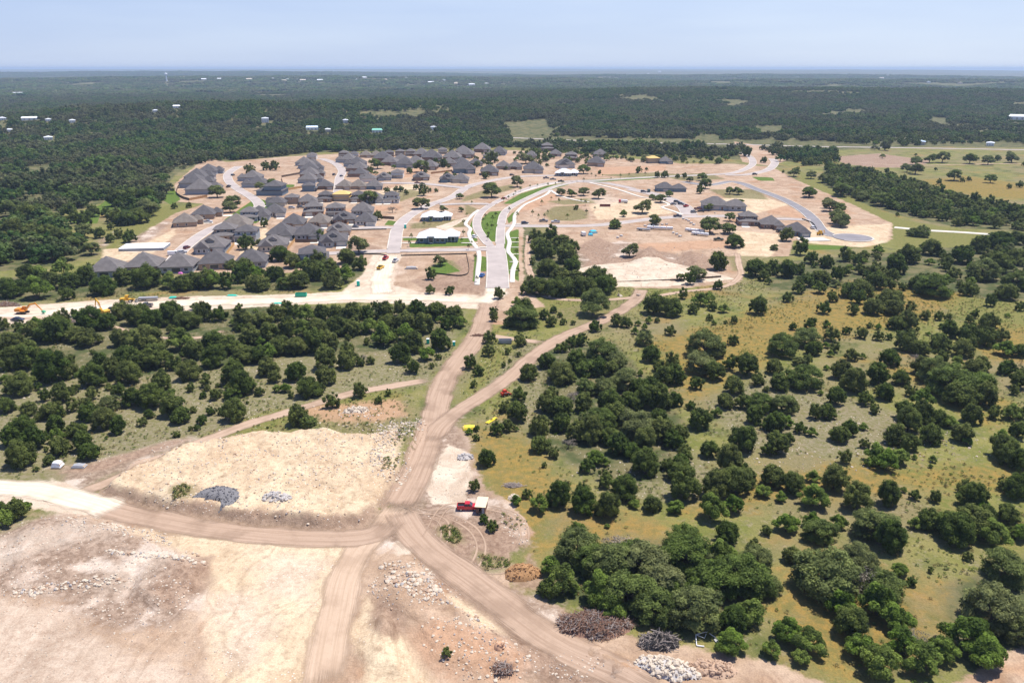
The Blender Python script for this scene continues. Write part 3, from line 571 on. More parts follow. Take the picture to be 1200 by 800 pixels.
T(900, 360, 4, '''J 258,35,75 400,38,70 490,40,100 580,42,110 665,28,60 735,62,62 800,65,55 845,60,40 965,55,50 940,75,50 1055,100,75 1020,100,90 G 1120,50,30 J 600,110,90 650,108,100 475,100,35 G 515,108,40 J 700,115,25 G 750,135,30 J 115,110,48 195,105,70 G 272,100,48 J 295,165,85 365,130,50 435,150,72 515,160,60 565,155,40 615,145,45 682,150,42
 G 810,105,40 J 850,150,90 930,170,110 1010,190,120 1090,165,80 D 1030,140,60 G 1105,235,110 J 1180,240,90 O 60,240,150 170,195,140 J 210,230,90 310,215,60 G 290,235,40 270,195,45 J 180,275,70 O 145,280,70 J 30,320,90 50,400,100 O 160,395,170 J 390,255,75 G 440,245,40 J 340,345,110 G 272,297,35 420,330,60 J 390,405,140 G 245,415,35 J 515,370,120 620,370,90
 J 570,280,100 640,210,110 710,230,100 800,210,110 810,260,80 D 690,265,80 J 720,320,110 910,240,110 G 885,285,70 J 960,330,110 1000,310,90 950,200,70 O 780,370,170 860,440,230 960,430,180 J 1030,400,80 1010,470,120 900,480,180 G 720,480,110 J 665,425,70 545,440,95 515,405,50 450,465,85 315,465,100 495,505,62 275,530,90 220,530,85 640,540,110 650,595,130 710,560,120 790,560,100 G 840,570,90 J 755,650,115
 D 575,610,90 J 580,650,110 655,680,100 945,555,115 1055,530,85 G 1130,535,90 J 1180,530,80 900,640,105 G 930,650,60 J 450,665,60 G 445,580,50 J 330,640,110 375,610,90 145,595,70 G 200,610,60 J 355,740,80 G 500,740,120 550,780,120 610,750,110 470,750,60 685,715,30 770,730,40 760,755,25 J 1160,620,90 G 1090,640,80 J 1100,730,150 1180,760,100 1110,320,95 1170,390,90 1150,415,55 1190,330,60 30,590,120 O 60,510,130 J 110,490,80 G 90,570,70 J 40,700,120 90,650,80''')
T(780, 520, 2.857, '''J 145,50,65 260,30,100 370,45,115 600,72,55 65,65,50 160,190,110 230,180,120 265,150,80 60,200,120 35,130,90 360,150,90 425,175,90 G 490,135,55 J 562,165,100 G 325,185,60 735,95,140 895,65,30 655,180,55 J 635,230,100 745,215,90 830,190,45 900,200,50 G 795,165,25 490,225,110 385,200,45 225,240,75 150,270,110 35,240,65 J 335,310,45 G 400,310,95 J 200,340,90 290,370,60
 G 575,290,60 490,290,70 O 510,340,120 690,330,150 J 750,370,120 415,405,65 885,435,25 820,480,40 O 520,540,220 D 635,520,170 O 720,540,150 G 780,450,60 J 610,660,130 G 400,680,110 470,720,130 350,725,75 450,750,70 D 820,700,120 G 650,740,120 700,800,150 850,790,150 O 1080,640,200 G 1000,720,180 1060,770,150 O 1170,680,140 1130,480,150 J 1020,330,150 960,350,130 G 1080,350,130 J 870,290,80 G 830,290,50 J 930,310,90 1060,280,90 1140,270,80 1020,220,100 1130,160,60 1165,190,100 G 1050,230,60 J 1140,80,90 1190,100,90 G 1180,330,80 J 1150,320,50 1000,170,60 1010,395,40
 G 560,480,110 700,600,140 580,590,110 760,640,120 O 640,440,130 G 780,720,120 920,740,110''', 528)
T(390, 540, 3.077, '''G 785,420,80 830,500,130 O 880,380,160 D 1030,380,170 O 1120,460,200 1000,460,200 1150,600,170 G 870,490,60 J 770,500,80 555,25,75 512,115,52 700,140,45 760,25,28 545,230,45 575,260,55 G 660,165,50 745,195,80 J 810,175,100 895,125,55 900,205,110 985,215,100 G 880,290,80 J 985,80,60 1050,150,110 1150,190,80 985,105,60 920,50,70 G 1085,175,45 990,245,25
 O 940,430,150 1060,560,200 1180,520,180 G 960,540,140 O 1080,400,150 G 1000,590,120 J 410,715,45''')
T(780, 520, 2.857, 'O 60,450,180 150,540,200 90,640,200 260,530,190 330,520,110 G 215,720,120 J 220,640,120 O 300,430,110 60,380,130 G 180,420,110 280,620,120 O 20,560,150')
T(0, 360, 4, '''J 430,115,140 180,160,110 260,170,180 370,170,120 420,190,120 60,210,130 130,300,120 160,260,110 60,300,140 G 30,360,60 J 250,360,190 200,350,90 330,340,90 100,420,160 40,500,100 215,445,70 300,450,100 350,410,60 345,495,75 440,380,140 435,440,80 540,340,110 590,270,120 570,190,100 740,290,150 700,230,180 610,370,130 620,470,100 O 520,490,110 J 720,480,140 760,400,110
 890,350,130 895,400,50 955,430,45 975,395,40 1010,440,62 1000,290,130 1100,370,120 1150,420,130 O 1090,440,80 J 990,510,55 1100,545,130 950,555,65 925,580,40 895,580,30 850,550,110 810,520,120 845,460,55 700,525,60 670,560,55 500,580,130 555,600,90 420,540,110 345,570,42 265,590,95 240,530,100 140,510,90 180,540,50 295,515,50 120,650,150 60,660,110 20,620,50 115,760,150 60,740,60 220,680,30 290,700,110 G 270,640,80 J 400,680,110 430,720,110 380,620,90 170,670,120
 1160,455,20 G 500,620,20 J 650,90,130 720,110,130 800,90,150 880,110,140 960,70,100 1030,70,90 1120,40,60 G 690,130,60 J 1140,110,100 1180,180,120 920,250,100 G 850,210,120 J 1000,200,120 1080,230,130 1160,270,140 570,60,110 500,110,110 300,90,90 20,110,70 G 170,110,70 J 640,200,110 820,300,90 560,420,80 660,300,100 480,300,100''')
T(300, 360, 4, '''J 60,330,110 90,360,80 20,420,60 190,350,110 G 140,405,60 J 250,430,130 330,375,110 300,415,70 165,430,40 330,300,120 430,295,110 D 505,260,65 J 490,280,60 540,270,50 680,270,110 735,315,88 825,290,32 855,250,40 520,180,45 G 600,190,120 J 740,220,120 870,210,110 G 800,255,90 J 430,230,80 490,430,85 575,455,50 620,420,40 360,480,90 200,560,110 O 245,565,90 J 235,570,45 55,570,15
 1095,175,75 1090,235,72 1005,295,80 1045,325,65 1020,380,45 1165,500,75 1130,605,80 1185,590,70 1035,585,40 G 1000,600,40 J 1033,630,42 1095,760,85 1180,225,35 1190,260,25 1160,285,30 1115,70,55 1180,100,60
 30,100,110 100,70,100 170,60,90 G 240,80,110 J 310,70,100 380,60,90 450,70,110 520,60,90 600,60,100 680,50,90 760,60,110 850,60,110 930,70,100 G 960,100,80 J 60,170,120 150,150,110 G 230,150,120 J 300,150,110 380,140,120 450,140,100 G 530,130,110 J 620,120,110 700,120,110 780,130,110 G 700,160,100 J 120,230,130 200,230,110 280,220,120 G 60,260,110 J 20,270,110 350,210,100 640,170,80 900,110,90''')
T(900, 180, 4, '''J 515,465,45 360,510,80 415,500,40 275,540,70 150,480,90 90,585,100 20,570,90 150,570,50 G 240,660,70 J 90,700,60 140,660,80 240,620,110 320,600,80 380,680,110 300,700,70 440,680,120 500,640,100 570,640,70 560,740,150 420,710,90 430,570,70 500,580,90 600,570,110 660,520,120 O 770,680,200 J 700,640,100 930,670,80 G 950,620,60 J 1040,720,70 1180,740,60 1110,690,120 O 1150,640,130 1000,600,150 J 1080,560,130 1150,520,110 900,520,120 980,470,100 1080,450,140 1160,430,100 760,480,100 830,540,80
 O 720,395,80 675,390,60 440,225,70 525,250,100 190,210,70 290,275,80 330,335,90 340,350,80 J 605,295,25 O 340,195,80 690,55,60 755,45,60 815,45,70 870,130,80 945,50,70 1030,55,65 1140,45,90 690,100,80 650,90,60 J 555,95,30 785,80,20 910,135,30 940,130,30 O 1040,140,60 J 1130,165,30 1180,160,40 800,145,30''')
T(620, 180, 8, 'O 1060,570,200 G 885,595,90 J 800,700,110 O 300,400,100 400,410,110 510,400,120 650,430,150 J 440,530,60 O 510,195,130 J 660,190,40 1025,185,80 1100,160,40')
T(740, 180, 8, 'O 270,465,120 200,440,80 350,410,90 720,540,100 730,760,220 920,640,110 900,760,140 690,335,130 920,385,100 1000,390,110 1010,495,90 J 240,230,70 310,230,90 430,235,60 495,235,60 O 545,270,70 660,260,100 J 640,380,90 215,680,110')
T(780, 250, 8, 'J 650,330,200 O 600,190,120 J 500,540,200 O 290,640,200 140,640,100 J 230,675,150')
T(860, 170, 8, 'O 710,490,130 890,600,130 980,640,130 1000,770,180 1000,490,170 J 1180,530,130 O 840,360,130 720,320,110 560,300,120 J 460,120,110 110,110,130 280,170,80 460,265,35')
T(880, 230, 8, 'J 330,430,180 O 215,510,80 J 440,550,150 710,670,140 880,620,160 1000,610,70 1190,530,80 560,640,160')
T(560, 150, 8, 'O 370,560,140 130,660,190 990,440,140 J 1140,435,40 70,480,90 O 450,340,150')
T(450, 160, 8, 'O 350,690,170 560,710,90 725,710,60 710,590,80 J 110,520,60 30,530,70 160,520,70 210,550,60 300,500,65 370,560,120 490,525,50 430,520,50 O 350,340,150 J 240,350,80 560,290,110 1000,250,150 870,290,80')
T(330, 160, 8, 'O 900,310,170 820,640,180 J 900,790,120 D 1040,720,120')
T(230, 240, 8, 'J 470,430,180 590,390,90 O 330,610,120 J 640,215,100 1150,340,140')
T(350, 230, 8, 'O 570,550,230')
T(200, 170, 8, 'O 440,500,170 580,600,170 560,640,150 J 750,275,120 900,240,110 980,240,100 35,600,75 175,590,70 O 850,430,110 960,400,110')
T(500, 270, 8, 'J 680,650,130 40,470,130 30,600,110 215,610,110 O 130,340,140 J 970,480,80 G 850,720,120 J 630,800,100')
T(600, 180, 4, '''J 110,420,80 180,420,90 130,470,110 230,450,110 280,470,80 95,525,40 160,500,120 260,520,120 170,580,120 280,570,100 85,600,45 70,665,80 130,670,130 200,680,130 260,670,110 340,670,130 420,665,140 400,600,100 460,640,90 380,620,100 290,620,100 220,620,110 O 550,490,90 480,355,60 670,335,65
 J 195,750,45 225,770,35 G 30,720,70 J 60,790,130 150,780,60 660,760,120 740,770,130 850,750,70 800,685,60 G 880,720,90 920,700,60 J 965,640,60 1140,580,110 1180,600,80''')
T(200, 180, 4, '''G 0,640,100 J 60,650,110 130,640,120 G 190,640,110 J 270,640,90 330,610,110 G 400,590,90 J 420,650,110 490,600,110 O 540,640,90 J 600,640,120 660,600,120 G 640,560,100 J 700,600,110 760,640,110 750,580,110 G 820,610,110 J 830,520,100 890,550,90 520,510,110 580,540,100 700,530,110 350,560,100''')
T(0, 180, 4, '''J 60,680,130 130,600,100 G 180,690,140 J 250,640,120 G 200,620,120 J 320,690,90 330,640,110 400,620,110 430,580,80 490,670,140 G 300,580,110 J 590,620,110 680,640,150 740,620,90 810,640,80 880,630,100 970,640,120 1080,640,90 1130,610,110 1180,640,80''')

T(0, 180, 4, 'J 545,330,90 600,340,110 660,330,110 O 700,300,120 J 520,360,40 610,420,80 O 400,400,90 430,480,90 360,470,110 J 300,440,120 240,420,110 520,420,60 560,400,60 470,400,70 400,340,90 350,330,70 O 640,230,130 J 560,250,120 600,280,110 690,240,100 500,300,60 440,300,80 J 330,300,90 190,300,100 120,330,120 O 60,300,120 J 240,360,110 150,410,120 60,420,130')

T(0, 540, 3.077, 'J 65,218,85 G 22,245,75 J 8,205,70 G 100,180,40')
# ---- place them: dedupe, largest 300 of each kind become things of their own, the rest one object of stuff
def zone(px, py):
    if py < 345 and px < 440 and py > 308: return 'in strip below front houses'
    if px < 545 and py < 480 and py >= 345: return 'in left scrub'
    if px < 330 and py >= 480: return 'in left scrub'
    if px <= 520 and py >= 450: return 'beside limestone mound'
    if 600 < px < 735 and 250 < py < 365: return 'in boulevard thicket'
    if px < 640 and 345 <= py < 575: return 'between dirt forks'
    if 600 <= px < 815 and 395 < py < 560: return 'in central thicket'
    if px >= 740 and 345 <= py < 400: return 'on upper right meadow'
    if py >= 400 and py < 540 and px > 800: return 'on middle right meadow'
    if py >= 540 and px > 520: return 'on lower right meadow'
    if px > 860 and 270 < py < 350: return 'in wood above right meadow'
    if px > 930 and py <= 270: return 'on far right pasture'
    return 'among building lots'
KEEP = []
for k, px, py, w in TREES:
    x, y, z = ground_at(px, py); d = depth(x, y, z); wm = w * d / F * {'J': .95, 'O': 1.02, 'G': 1.02, 'D': .95}[k]; wm = min(wm, 17)
    r = math.hypot(x, y); y += y / r * wm * .36; x += x / r * wm * .36; z = hz(x, y)
    if any((x - q[1]) ** 2 + (y - q[2]) ** 2 < (.26 * (wm + q[4]) / 2 + .25) ** 2 and (q[0] == k or q[4] > wm) for q in KEEP): continue
    KEEP.append((k, x, y, z, wm, px, py, w))
SPEC = {'J': ('juniper_tree', 'juniper', 'junipers on the scrub and meadow'), 'O': ('oak_tree', 'oak', 'live oaks'), 'G': ('green_shrub', 'shrub', 'bright green shrubs and small trees'), 'D': ('dead_tree', 'dead tree', 'bare grey trees')}
CNT = {k: sorted([q for q in KEEP if q[0] == k], key=lambda q: -q[7]) for k in 'JOGD'}
LEFT = []
for k in CNT: LEFT += CNT[k][298:]; CNT[k] = CNT[k][:298]
LABELS = {}
def rows(items, per=9):
    """split items of one zone and kind into depth rows, each numbered from the left"""
    items = sorted(items, key=lambda q: -q[6]); n = max(1, math.ceil(len(items) / per)); m = math.ceil(len(items) / n)
    for r in range(n):
        row = sorted(items[r * m:(r + 1) * m], key=lambda q: q[5])
        for i, q in enumerate(row): yield q, r, n, i, len(row)
for k in 'JOGD':
    zs = {}
    for q in CNT[k]: zs.setdefault(zone(q[5], q[6]), []).append(q)
    for zn, items in zs.items():
        for q, r, n, i, m in rows(items):
            wm = q[4]; sz = 'small' if wm < 4.2 else 'middling' if wm < 7.5 else 'large'
            nm = {'J': 'dark juniper', 'O': 'grey-green live oak', 'G': 'bright green shrub', 'D': 'bare grey tree'}[k]
            rw = '' if n == 1 else (', front row' if r == 0 else ', back row' if r == n - 1 else ', ' + ordn(r) + ' row back')
            LABELS[id(q)] = '%s %s %s%s, %s from left' % (sz, nm, zn, rw, ordn(i)) if m > 1 else '%s %s %s%s' % (sz, nm, zn, rw)
rg = random.Random(4)
for k in 'JOGD':
    nm, cat, grp = SPEC[k]
    for q in CNT[k]:
        _, x, y, z, wm, px, py, w = q; v = rg.randrange(6) if k != 'O' else rg.randrange(3) + (0 if 'lots' in zone(px, py) or 'pasture' in zone(px, py) else 3); lod = 'big' if w > 30 else 'mid'
        h = wm * {'J': rg.uniform(.80, .98), 'O': rg.uniform(.85, 1.0), 'G': rg.uniform(.8, 1.1), 'D': .8}[k]
        if k == 'J' and wm > 9: h *= .85
        e = empty(nm, (x, y, z), rg.uniform(0, 6.28), (wm * rg.uniform(.94, 1.06), wm * rg.uniform(.94, 1.06), h)); tag(e, LABELS[id(q)], cat, grp)
        if k == 'D': put('trunk', DEADT[v % 3], e); put('crown', DEADC[v % 2], e)
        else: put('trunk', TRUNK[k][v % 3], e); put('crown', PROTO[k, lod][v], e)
print('TREES', {k: len(v) for k, v in CNT.items()}, 'rest', len(LEFT))
# ------------------------------------------------------------------ masses nobody could count: geometry-node instances
def stuff(name, pts, protos, label, cat):
    """pts: rows of x y z sx sz rot variant"""
    A = np.array(pts, float); me = bpy.data.meshes.new(name); me.vertices.add(len(A)); me.vertices.foreach_set('co', A[:, :3].ravel().astype(np.float32))
    for nm, ty, arr in (('sc', 'FLOAT_VECTOR', np.stack([A[:, 3], A[:, 3], A[:, 4]], 1)), ('ro', 'FLOAT_VECTOR', np.stack([A[:, 5] * 0, A[:, 5] * 0, A[:, 5]], 1)), ('vi', 'INT', A[:, 6].astype(np.int32))):
        at = me.attributes.new(nm, ty, 'POINT'); at.data.foreach_set('vector' if ty == 'FLOAT_VECTOR' else 'value', arr.ravel() if ty == 'INT' else arr.ravel().astype(np.float32))
    col = bpy.data.collections.new(name + '_kinds')
    for i, m_ in enumerate(protos): col.objects.link(bpy.data.objects.new('%s_kind.%03d' % (name, i), m_))
    o = put(name, me); tag(o, label, cat, None, 'stuff')
    g = bpy.data.node_groups.new(name, 'GeometryNodeTree'); g.interface.new_socket('Geometry', in_out='INPUT', socket_type='NodeSocketGeometry'); g.interface.new_socket('Geometry', in_out='OUTPUT', socket_type='NodeSocketGeometry')
    N, Lk = g.nodes, g.links; i_, o_ = N.new('NodeGroupInput'), N.new('NodeGroupOutput'); ip = N.new('GeometryNodeInstanceOnPoints'); ci = N.new('GeometryNodeCollectionInfo')
    ci.inputs['Collection'].default_value = col; ci.inputs['Separate Children'].default_value = True; ci.inputs['Reset Children'].default_value = True; ip.inputs['Pick Instance'].default_value = True
    def at(nm, ty):
        k = N.new('GeometryNodeInputNamedAttribute'); k.data_type = ty; k.inputs['Name'].default_value = nm; return k.outputs['Attribute']
    Lk.new(i_.outputs[0], ip.inputs['Points']); Lk.new(ci.outputs[0], ip.inputs['Instance']); Lk.new(at('vi', 'INT'), ip.inputs['Instance Index'])
    ro = N.new('FunctionNodeEulerToRotation'); Lk.new(at('ro', 'FLOAT_VECTOR'), ro.inputs[0]); Lk.new(ro.outputs[0], ip.inputs['Rotation']); Lk.new(at('sc', 'FLOAT_VECTOR'), ip.inputs['Scale']); Lk.new(ip.outputs[0], o_.inputs[0])
    o.modifiers.new('instances', 'NODES').node_group = g; return o
WK = [crown_mesh('wood', clumps_juniper(300 + i, 14), 420, .062, L_FAR, 300 + i, .8, extra=(trunk_mb('juniper', i), BARK)) for i in range(4)] + \
     [crown_mesh('wood', clumps_oak(320 + i, 16, .8), 520, .055, L_FAR, 320 + i, .78, extra=(trunk_mb('oak', i), BARK)) for i in range(4)]
def clump_of(seed):
    rg = random.Random(seed); out = []
    for i in range(14):
        a, r = rg.uniform(0, 6.28), .5 * math.sqrt(rg.random()); s = rg.uniform(.09, .16); out.append((math.cos(a) * r, math.sin(a) * r, .07 + s * .7, s, .9))
    return out
CK = [crown_mesh('far_wood', clump_of(400 + i), 500, .035, L_FAR, 400 + i, .85) for i in range(5)]
WOODP = [W(p) for p in LAYERS['wood']]
CLEAR = [W(p) for p in ('590,150 640,146 650,158 600,164', '600,160 1300,172 1300,180 600,170', '975,182 1040,176 1300,172 1300,200 1000,204', '30,196 66,192 60,205 10,212', '870,178 905,182 905,200 880,200 850,190', '880,150 915,148 925,158 890,160',
         '196,204 206,198 212,214 190,226', '0,252 22,252 40,262 0,262', '320,184 345,182 345,196 330,206 318,196', '1140,166 1200,166 1200,174 1140,174', '1050,158 1090,158 1090,170 1040,172', '810,160 840,158 845,166 815,167', '1090,138 1110,138 1110,146 1085,146')]
_sp = [c for c in STREETS]
def scatter(r0, r1, step, keep, az=36):
    a0 = math.radians(az); n = int((r1 * r1 - r0 * r0) * a0 / (step * step)); q = RNG.random((n, 2)); r = np.sqrt(r0 * r0 + q[:, 0] * (r1 * r1 - r0 * r0)); a = (q[:, 1] * 2 - 1) * a0
    x, y = r * np.sin(a), r * np.cos(a); m = keep(x, y); return x[m], y[m]
def in_any(polys, x, y, marg=0.0):
    v = np.full(x.shape, -25.0)
    for p in polys: v = np.maximum(v, sdf(p, x, y))
    return v > marg
def road_free(x, y, m=2.0):
    ok = np.ones(x.shape, bool)
    for c, n, w, nm in STREETS + ROADC:
        lo, hi = c.min(0) - 25, c.max(0) + 25; s = np.where((x > lo[0]) & (x < hi[0]) & (y > lo[1]) & (y < hi[1]))[0]
        for b in range(0, len(s), 4000):
            i = s[b:b + 4000]; ok[i] &= np.min(np.hypot(x[i][:, None] - c[None, ::2, 0], y[i][:, None] - c[None, ::2, 1]), 1) > w / 2 + m
    return ok
FARB = [(35, 141, 17), (3, 141, 8), (21, 111.5, 11), (14, 119, 5), (57, 142.5, 3), (85, 144, 4), (11, 155, 3), (57, 164, 9), (182, 132, 3), (207, 127, 8), (311, 144, 8), (366, 152.5, 14), (384, 155, 7), (405, 144.5, 5), (442, 155.5, 12), (508, 152.5, 5), (1192, 140.5, 18), (1079, 170, 9), (1160, 171, 8)] + [(a, 94, 5) for a in (195, 214, 239, 257, 292, 320, 335, 352, 375, 391, 427, 452, 476, 500, 520, 535, 552, 570)] + [(1033, 92, 5), (1088, 96.5, 4), (1125, 97.5, 5)]
FARC = [ground_at(a, b + 1)[:2] + (c,) for a, b, c in FARB]
def far_cap(x, y, s):
    """trees stay low in front of the far buildings, so that they look out over them"""
    s = s.copy()
    for a, b, w in FARC:
        D = math.hypot(a, b); ux, uy = a / D, b / D; al = (x - a) * ux + (y - b) * uy; ac = np.abs(-(x - a) * uy + (y - b) * ux); m = (al > -.15 * D) & (al < 28) & (ac < w * D / F * .5 + 3)
        s[m] = np.minimum(s[m], np.where(al[m] > -3, .3, 3.4 + np.maximum(0, -al[m]) * 70 / D))
    return s
pts = []
def kp_mid(x, y):
    r = np.hypot(x, y); w = in_any(WOODP[:1], x, y, -1) | (r > 1150)
    dens = np.where(x < 0, .93, sst(.24, .5, vn(x, y, 60, 77)))
    return w & ~in_any(CLEAR, x, y, 0) & (RNG.random(x.shape) < np.maximum(dens, sst(1250, 1700, r) * .95)) & (vn(x, y, 130, 12) + .12 * RNG.random(x.shape) > .33) & (vn(x, y, 38, 14, 2) > np.where(x > 0, .24, .17)) & road_free(x, y)
x, y = scatter(330, 1900, 7.6, kp_mid)
s = far_cap(x, y, (5.5 + 10 * RNG.random(len(x)) ** 1.4) * (.62 + .8 * vn(x, y, 70, 61))); pts.append(np.stack([x, y, hgt(x, y), s, s * RNG.uniform(.65, .95, len(x)), RNG.random(len(x)) * 6.28, RNG.integers(0, 8, len(x))], 1))
x, y = scatter(1900, 3600, 9.5, lambda x, y: ~in_any(CLEAR, x, y, 0) & (vn(x, y, 110, 15) > .33)); s = far_cap(x, y, RNG.uniform(8, 14, len(x)) * (.6 + .85 * vn(x, y, 120, 62)))
pts.append(np.stack([x, y, hgt(x, y), s, s * RNG.uniform(.55, .85, len(x)), RNG.random(len(x)) * 6.28, RNG.integers(0, 8, len(x))], 1))
far_pts = np.concatenate(pts); print('WOOD', len(far_pts))
stuff('distant_woods', far_pts, WK, 'dark green oak and juniper woods stretching to the hills', 'woods')
x, y = scatter(3600, 11000, 34, lambda x, y: (vn(x, y, 260, 19) > .33)); s = far_cap(x, y, RNG.uniform(38, 60, len(x)) * (.55 + .9 * vn(x, y, 300, 63)))
stuff('hill_woods', np.stack([x, y, hgt(x, y) - .5, s, s * RNG.uniform(.5, .8, len(x)), RNG.random(len(x)) * 6.28, RNG.integers(0, 5, len(x))], 1), CK, 'blue hazy woods on the far ridges', 'woods')
print('HILL', len(x))
# woods strip on the right pasture, thickets by the haul road: the small trees between the traced ones
pts = []
for pl, st, lo, hi, dn in (('966,194 1035,206 1100,224 1150,240 1200,246 1300,262 1300,286 1190,272 1130,268 1060,250 1010,236 962,216', 7, 6, 11, .95), ('890,306 1000,298 1130,290 1300,272 1300,352 1150,350 1000,338 900,340', 9, 4, 8, .5),
                       ('0,366 200,362 330,358 530,362 545,380 470,408 330,420 200,440 0,440', 7, 2.5, 6, .45), ('0,440 200,440 330,425 330,470 200,520 40,560 0,550', 7, 2, 4.5, .35), ('925,180 980,178 985,192 940,200', 9, 6, 11, .8), ('1000,150 1060,160 1200,160 1200,168 1040,172 980,168', 12, 7, 12, .6),
                       ('990,184 1100,182 1200,186 1300,190 1300,197 1150,194', 20, 5, 9, .2), ('600,176 740,178 860,184 850,194 720,190 640,196 600,190', 9, 4, 9, .5), ('400,176 600,174 600,200 500,212 420,205', 14, 4, 8, .3)):
    P = W(pl); A = np.array(P); lo_, hi_ = A.min(0), A.max(0); n = int(np.prod(hi_ - lo_) / st ** 2)
    x = RNG.uniform(lo_[0], hi_[0], n); y = RNG.uniform(lo_[1], hi_[1], n); m = (sdf(P, x, y) > 1) & (RNG.random(n) < dn) & road_free(x, y, 3.5); x, y = x[m], y[m]
    s = RNG.uniform(lo, hi, len(x)); pts.append(np.stack([x, y, hgt(x, y), s, s * RNG.uniform(.7, .95, len(x)), RNG.random(len(x)) * 6.28, RNG.integers(0, 8, len(x))], 1))
if LEFT: pts.append(np.array([[q[1], q[2], q[3], q[4], q[4] * .9, rg.uniform(0, 6), {'J': rg.randrange(4), 'O': 4 + rg.randrange(4), 'G': 4, 'D': 5}[q[0]]] for q in LEFT]))
WK2 = [crown_mesh('thicket', clumps_juniper(340 + i, 16), 900, .046, L_JUN, 340 + i, .8, extra=(trunk_mb('juniper', i), BARK)) for i in range(4)] + \
      [crown_mesh('thicket', clumps_bush(360 + i, 16), 900, .046, [L_OAK, L_JUN, L_GRN, L_OAK][i], 360 + i, .7, extra=(trunk_mb('bush', i), BARK)) for i in range(4)]
stuff('thicket', np.concatenate(pts), WK2, 'small dark trees filling the thickets between the larger ones', 'thicket')
# weeds and grass tufts over meadow and scrub
L_STR = leaf_material('straw', (.30, .24, .10), (.22, .20, .08), .2)
TK = [crown_mesh('weed', clumps_bush(500 + i, 6), 70, .10, [L_GRN, L_OAK, L_STR][i], 500 + i, 0) for i in range(3)]
def kp_weed(x, y):
    bare = np.full(x.shape, -25.0)
    for nm in ('dirt', 'lime', 'cream', 'brown'):
        for p in LAYERS[nm]: bare = np.maximum(bare, sdf(W(p), x, y))
    return (bare < -2) & (vn(x, y, 22, 31) + .3 * RNG.random(x.shape) > .64) & road_free(x, y, -.4)
x, y = scatter(100, 420, 1.5, kp_weed, 38)
for pl, n in (('516,620 526,614 538,620 541,633 532,637 520,632', 90), ('200,586 214,579 226,581 220,590 206,594', 60), ('418,492 432,498 440,510 425,505', 60), ('470,500 490,505 470,530 455,530', 50), ('560,650 600,655 596,664 570,668', 60), ('575,598 620,610 600,622', 25), ('450,545 470,545 462,560 448,560', 25)):
    P = W(pl); A = np.array(P); lo_, hi_ = A.min(0), A.max(0); xa = RNG.uniform(lo_[0], hi_[0], n * 2); ya = RNG.uniform(lo_[1], hi_[1], n * 2); m = sdf(P, xa, ya) > 0; x = np.concatenate([x, xa[m]]); y = np.concatenate([y, ya[m]])
s = RNG.uniform(.35, 1.3, len(x)) ** 1.3
stuff('weeds', np.stack([x, y, hgt(x, y), s, s * RNG.uniform(.5, .9, len(x)), RNG.random(len(x)) * 6.28, RNG.integers(0, 3, len(x))], 1), TK, 'low weeds and grass tufts scattered over the meadow', 'weeds'); print('WEED', len(x))
# ================================================================== HOUSES
def shingle(name, c):
    g = M(name, .9, .12); P = g.pos(True); n = g.noise(P, .5, 4); f = g.noise(g.scalev(P, (1.2, 1.2, 9)), 1.5, 3)
    k = g.mix(g.mapr(n, .3, .7), tuple(a * .86 for a in c), tuple(a * 1.14 for a in c)); g.col(g.mix(g.math('MULTIPLY', g.mapr(f, .4, .7), .3), k, tuple(a * .6 for a in c))); return g.m
RF = [shingle('roof_shingles', (.162, .146, .140)), shingle('brown_shingles', (.20, .17, .145)), shingle('dark_shingles', (.12, .11, .11))]
def wallm(name, c):
    g = M(name, .9, .1); P = g.pos(True); n = g.noise(P, .6, 3); f = g.noise(g.scalev(P, (3, 3, 12)), 1.0, 2)
    k = g.mix(n, tuple(a * .9 for a in c), tuple(a * 1.1 for a in c)); g.col(g.mix(g.math('MULTIPLY', g.mapr(f, .45, .65), .25), k, tuple(a * .72 for a in c))); return g.m
WL = {'b': ('grey', wallm('grey_siding', (.34, .37, .40))), 't': ('tan brick', wallm('tan_brick', (.42, .31, .22))), 'w': ('white', wallm('white_stucco', (.72, .68, .62))), 'n': ('brown brick', wallm('brown_brick', (.26, .175, .13))), 's': ('pale stone', wallm('pale_stone', (.52, .47, .39))), 'd': ('slate blue', wallm('slate_siding', (.17, .22, .265)))}
GLASS = M('window_glass', .08, .5).col((.035, .045, .06)).m; TRIM = simple('white_trim', (.74, .73, .70), .6, .05); GDOOR = simple('garage_door_paint', (.46, .43, .40), .6, .08); FDOOR = simple('front_door_wood', (.16, .08, .045), .6, .2)
OSB = simple('sheathing_board', (.66, .46, .17), .9, .12); STUD = simple('framing_timber', (.60, .42, .24), .9, .15)
def window(root, side, at, u, z, w, h):
    """side n/s: wall at y=at, centred on x=u; e/w: wall at x=at, centred on y=u"""
    def bx(mb, a0, a1, z0, z1, o0, o1):
        if side in 'sn':
            s = -1 if side == 's' else 1; y = sorted((at + s * o0, at + s * o1)); mb.box(u + a0, u + a1, y[0], y[1], z0, z1)
        else:
            s = -1 if side == 'w' else 1; x = sorted((at + s * o0, at + s * o1)); mb.box(x[0], x[1], u + a0, u + a1, z0, z1)
    a = MB(); bx(a, -w / 2, w / 2, z, z + h, .01, .05); p = a.obj('window', GLASS, root)
    f = MB(); t = .12
    bx(f, -w / 2 - t, w / 2 + t, z + h + .003, z + h + t, .01, .09); bx(f, -w / 2 - t, w / 2 + t, z - t, z - .003, .01, .11); bx(f, -w / 2 - t, -w / 2 - .003, z, z + h, .01, .09); bx(f, w / 2 + .003, w / 2 + t, z, z + h, .01, .09)
    f.obj('frame', TRIM, p)
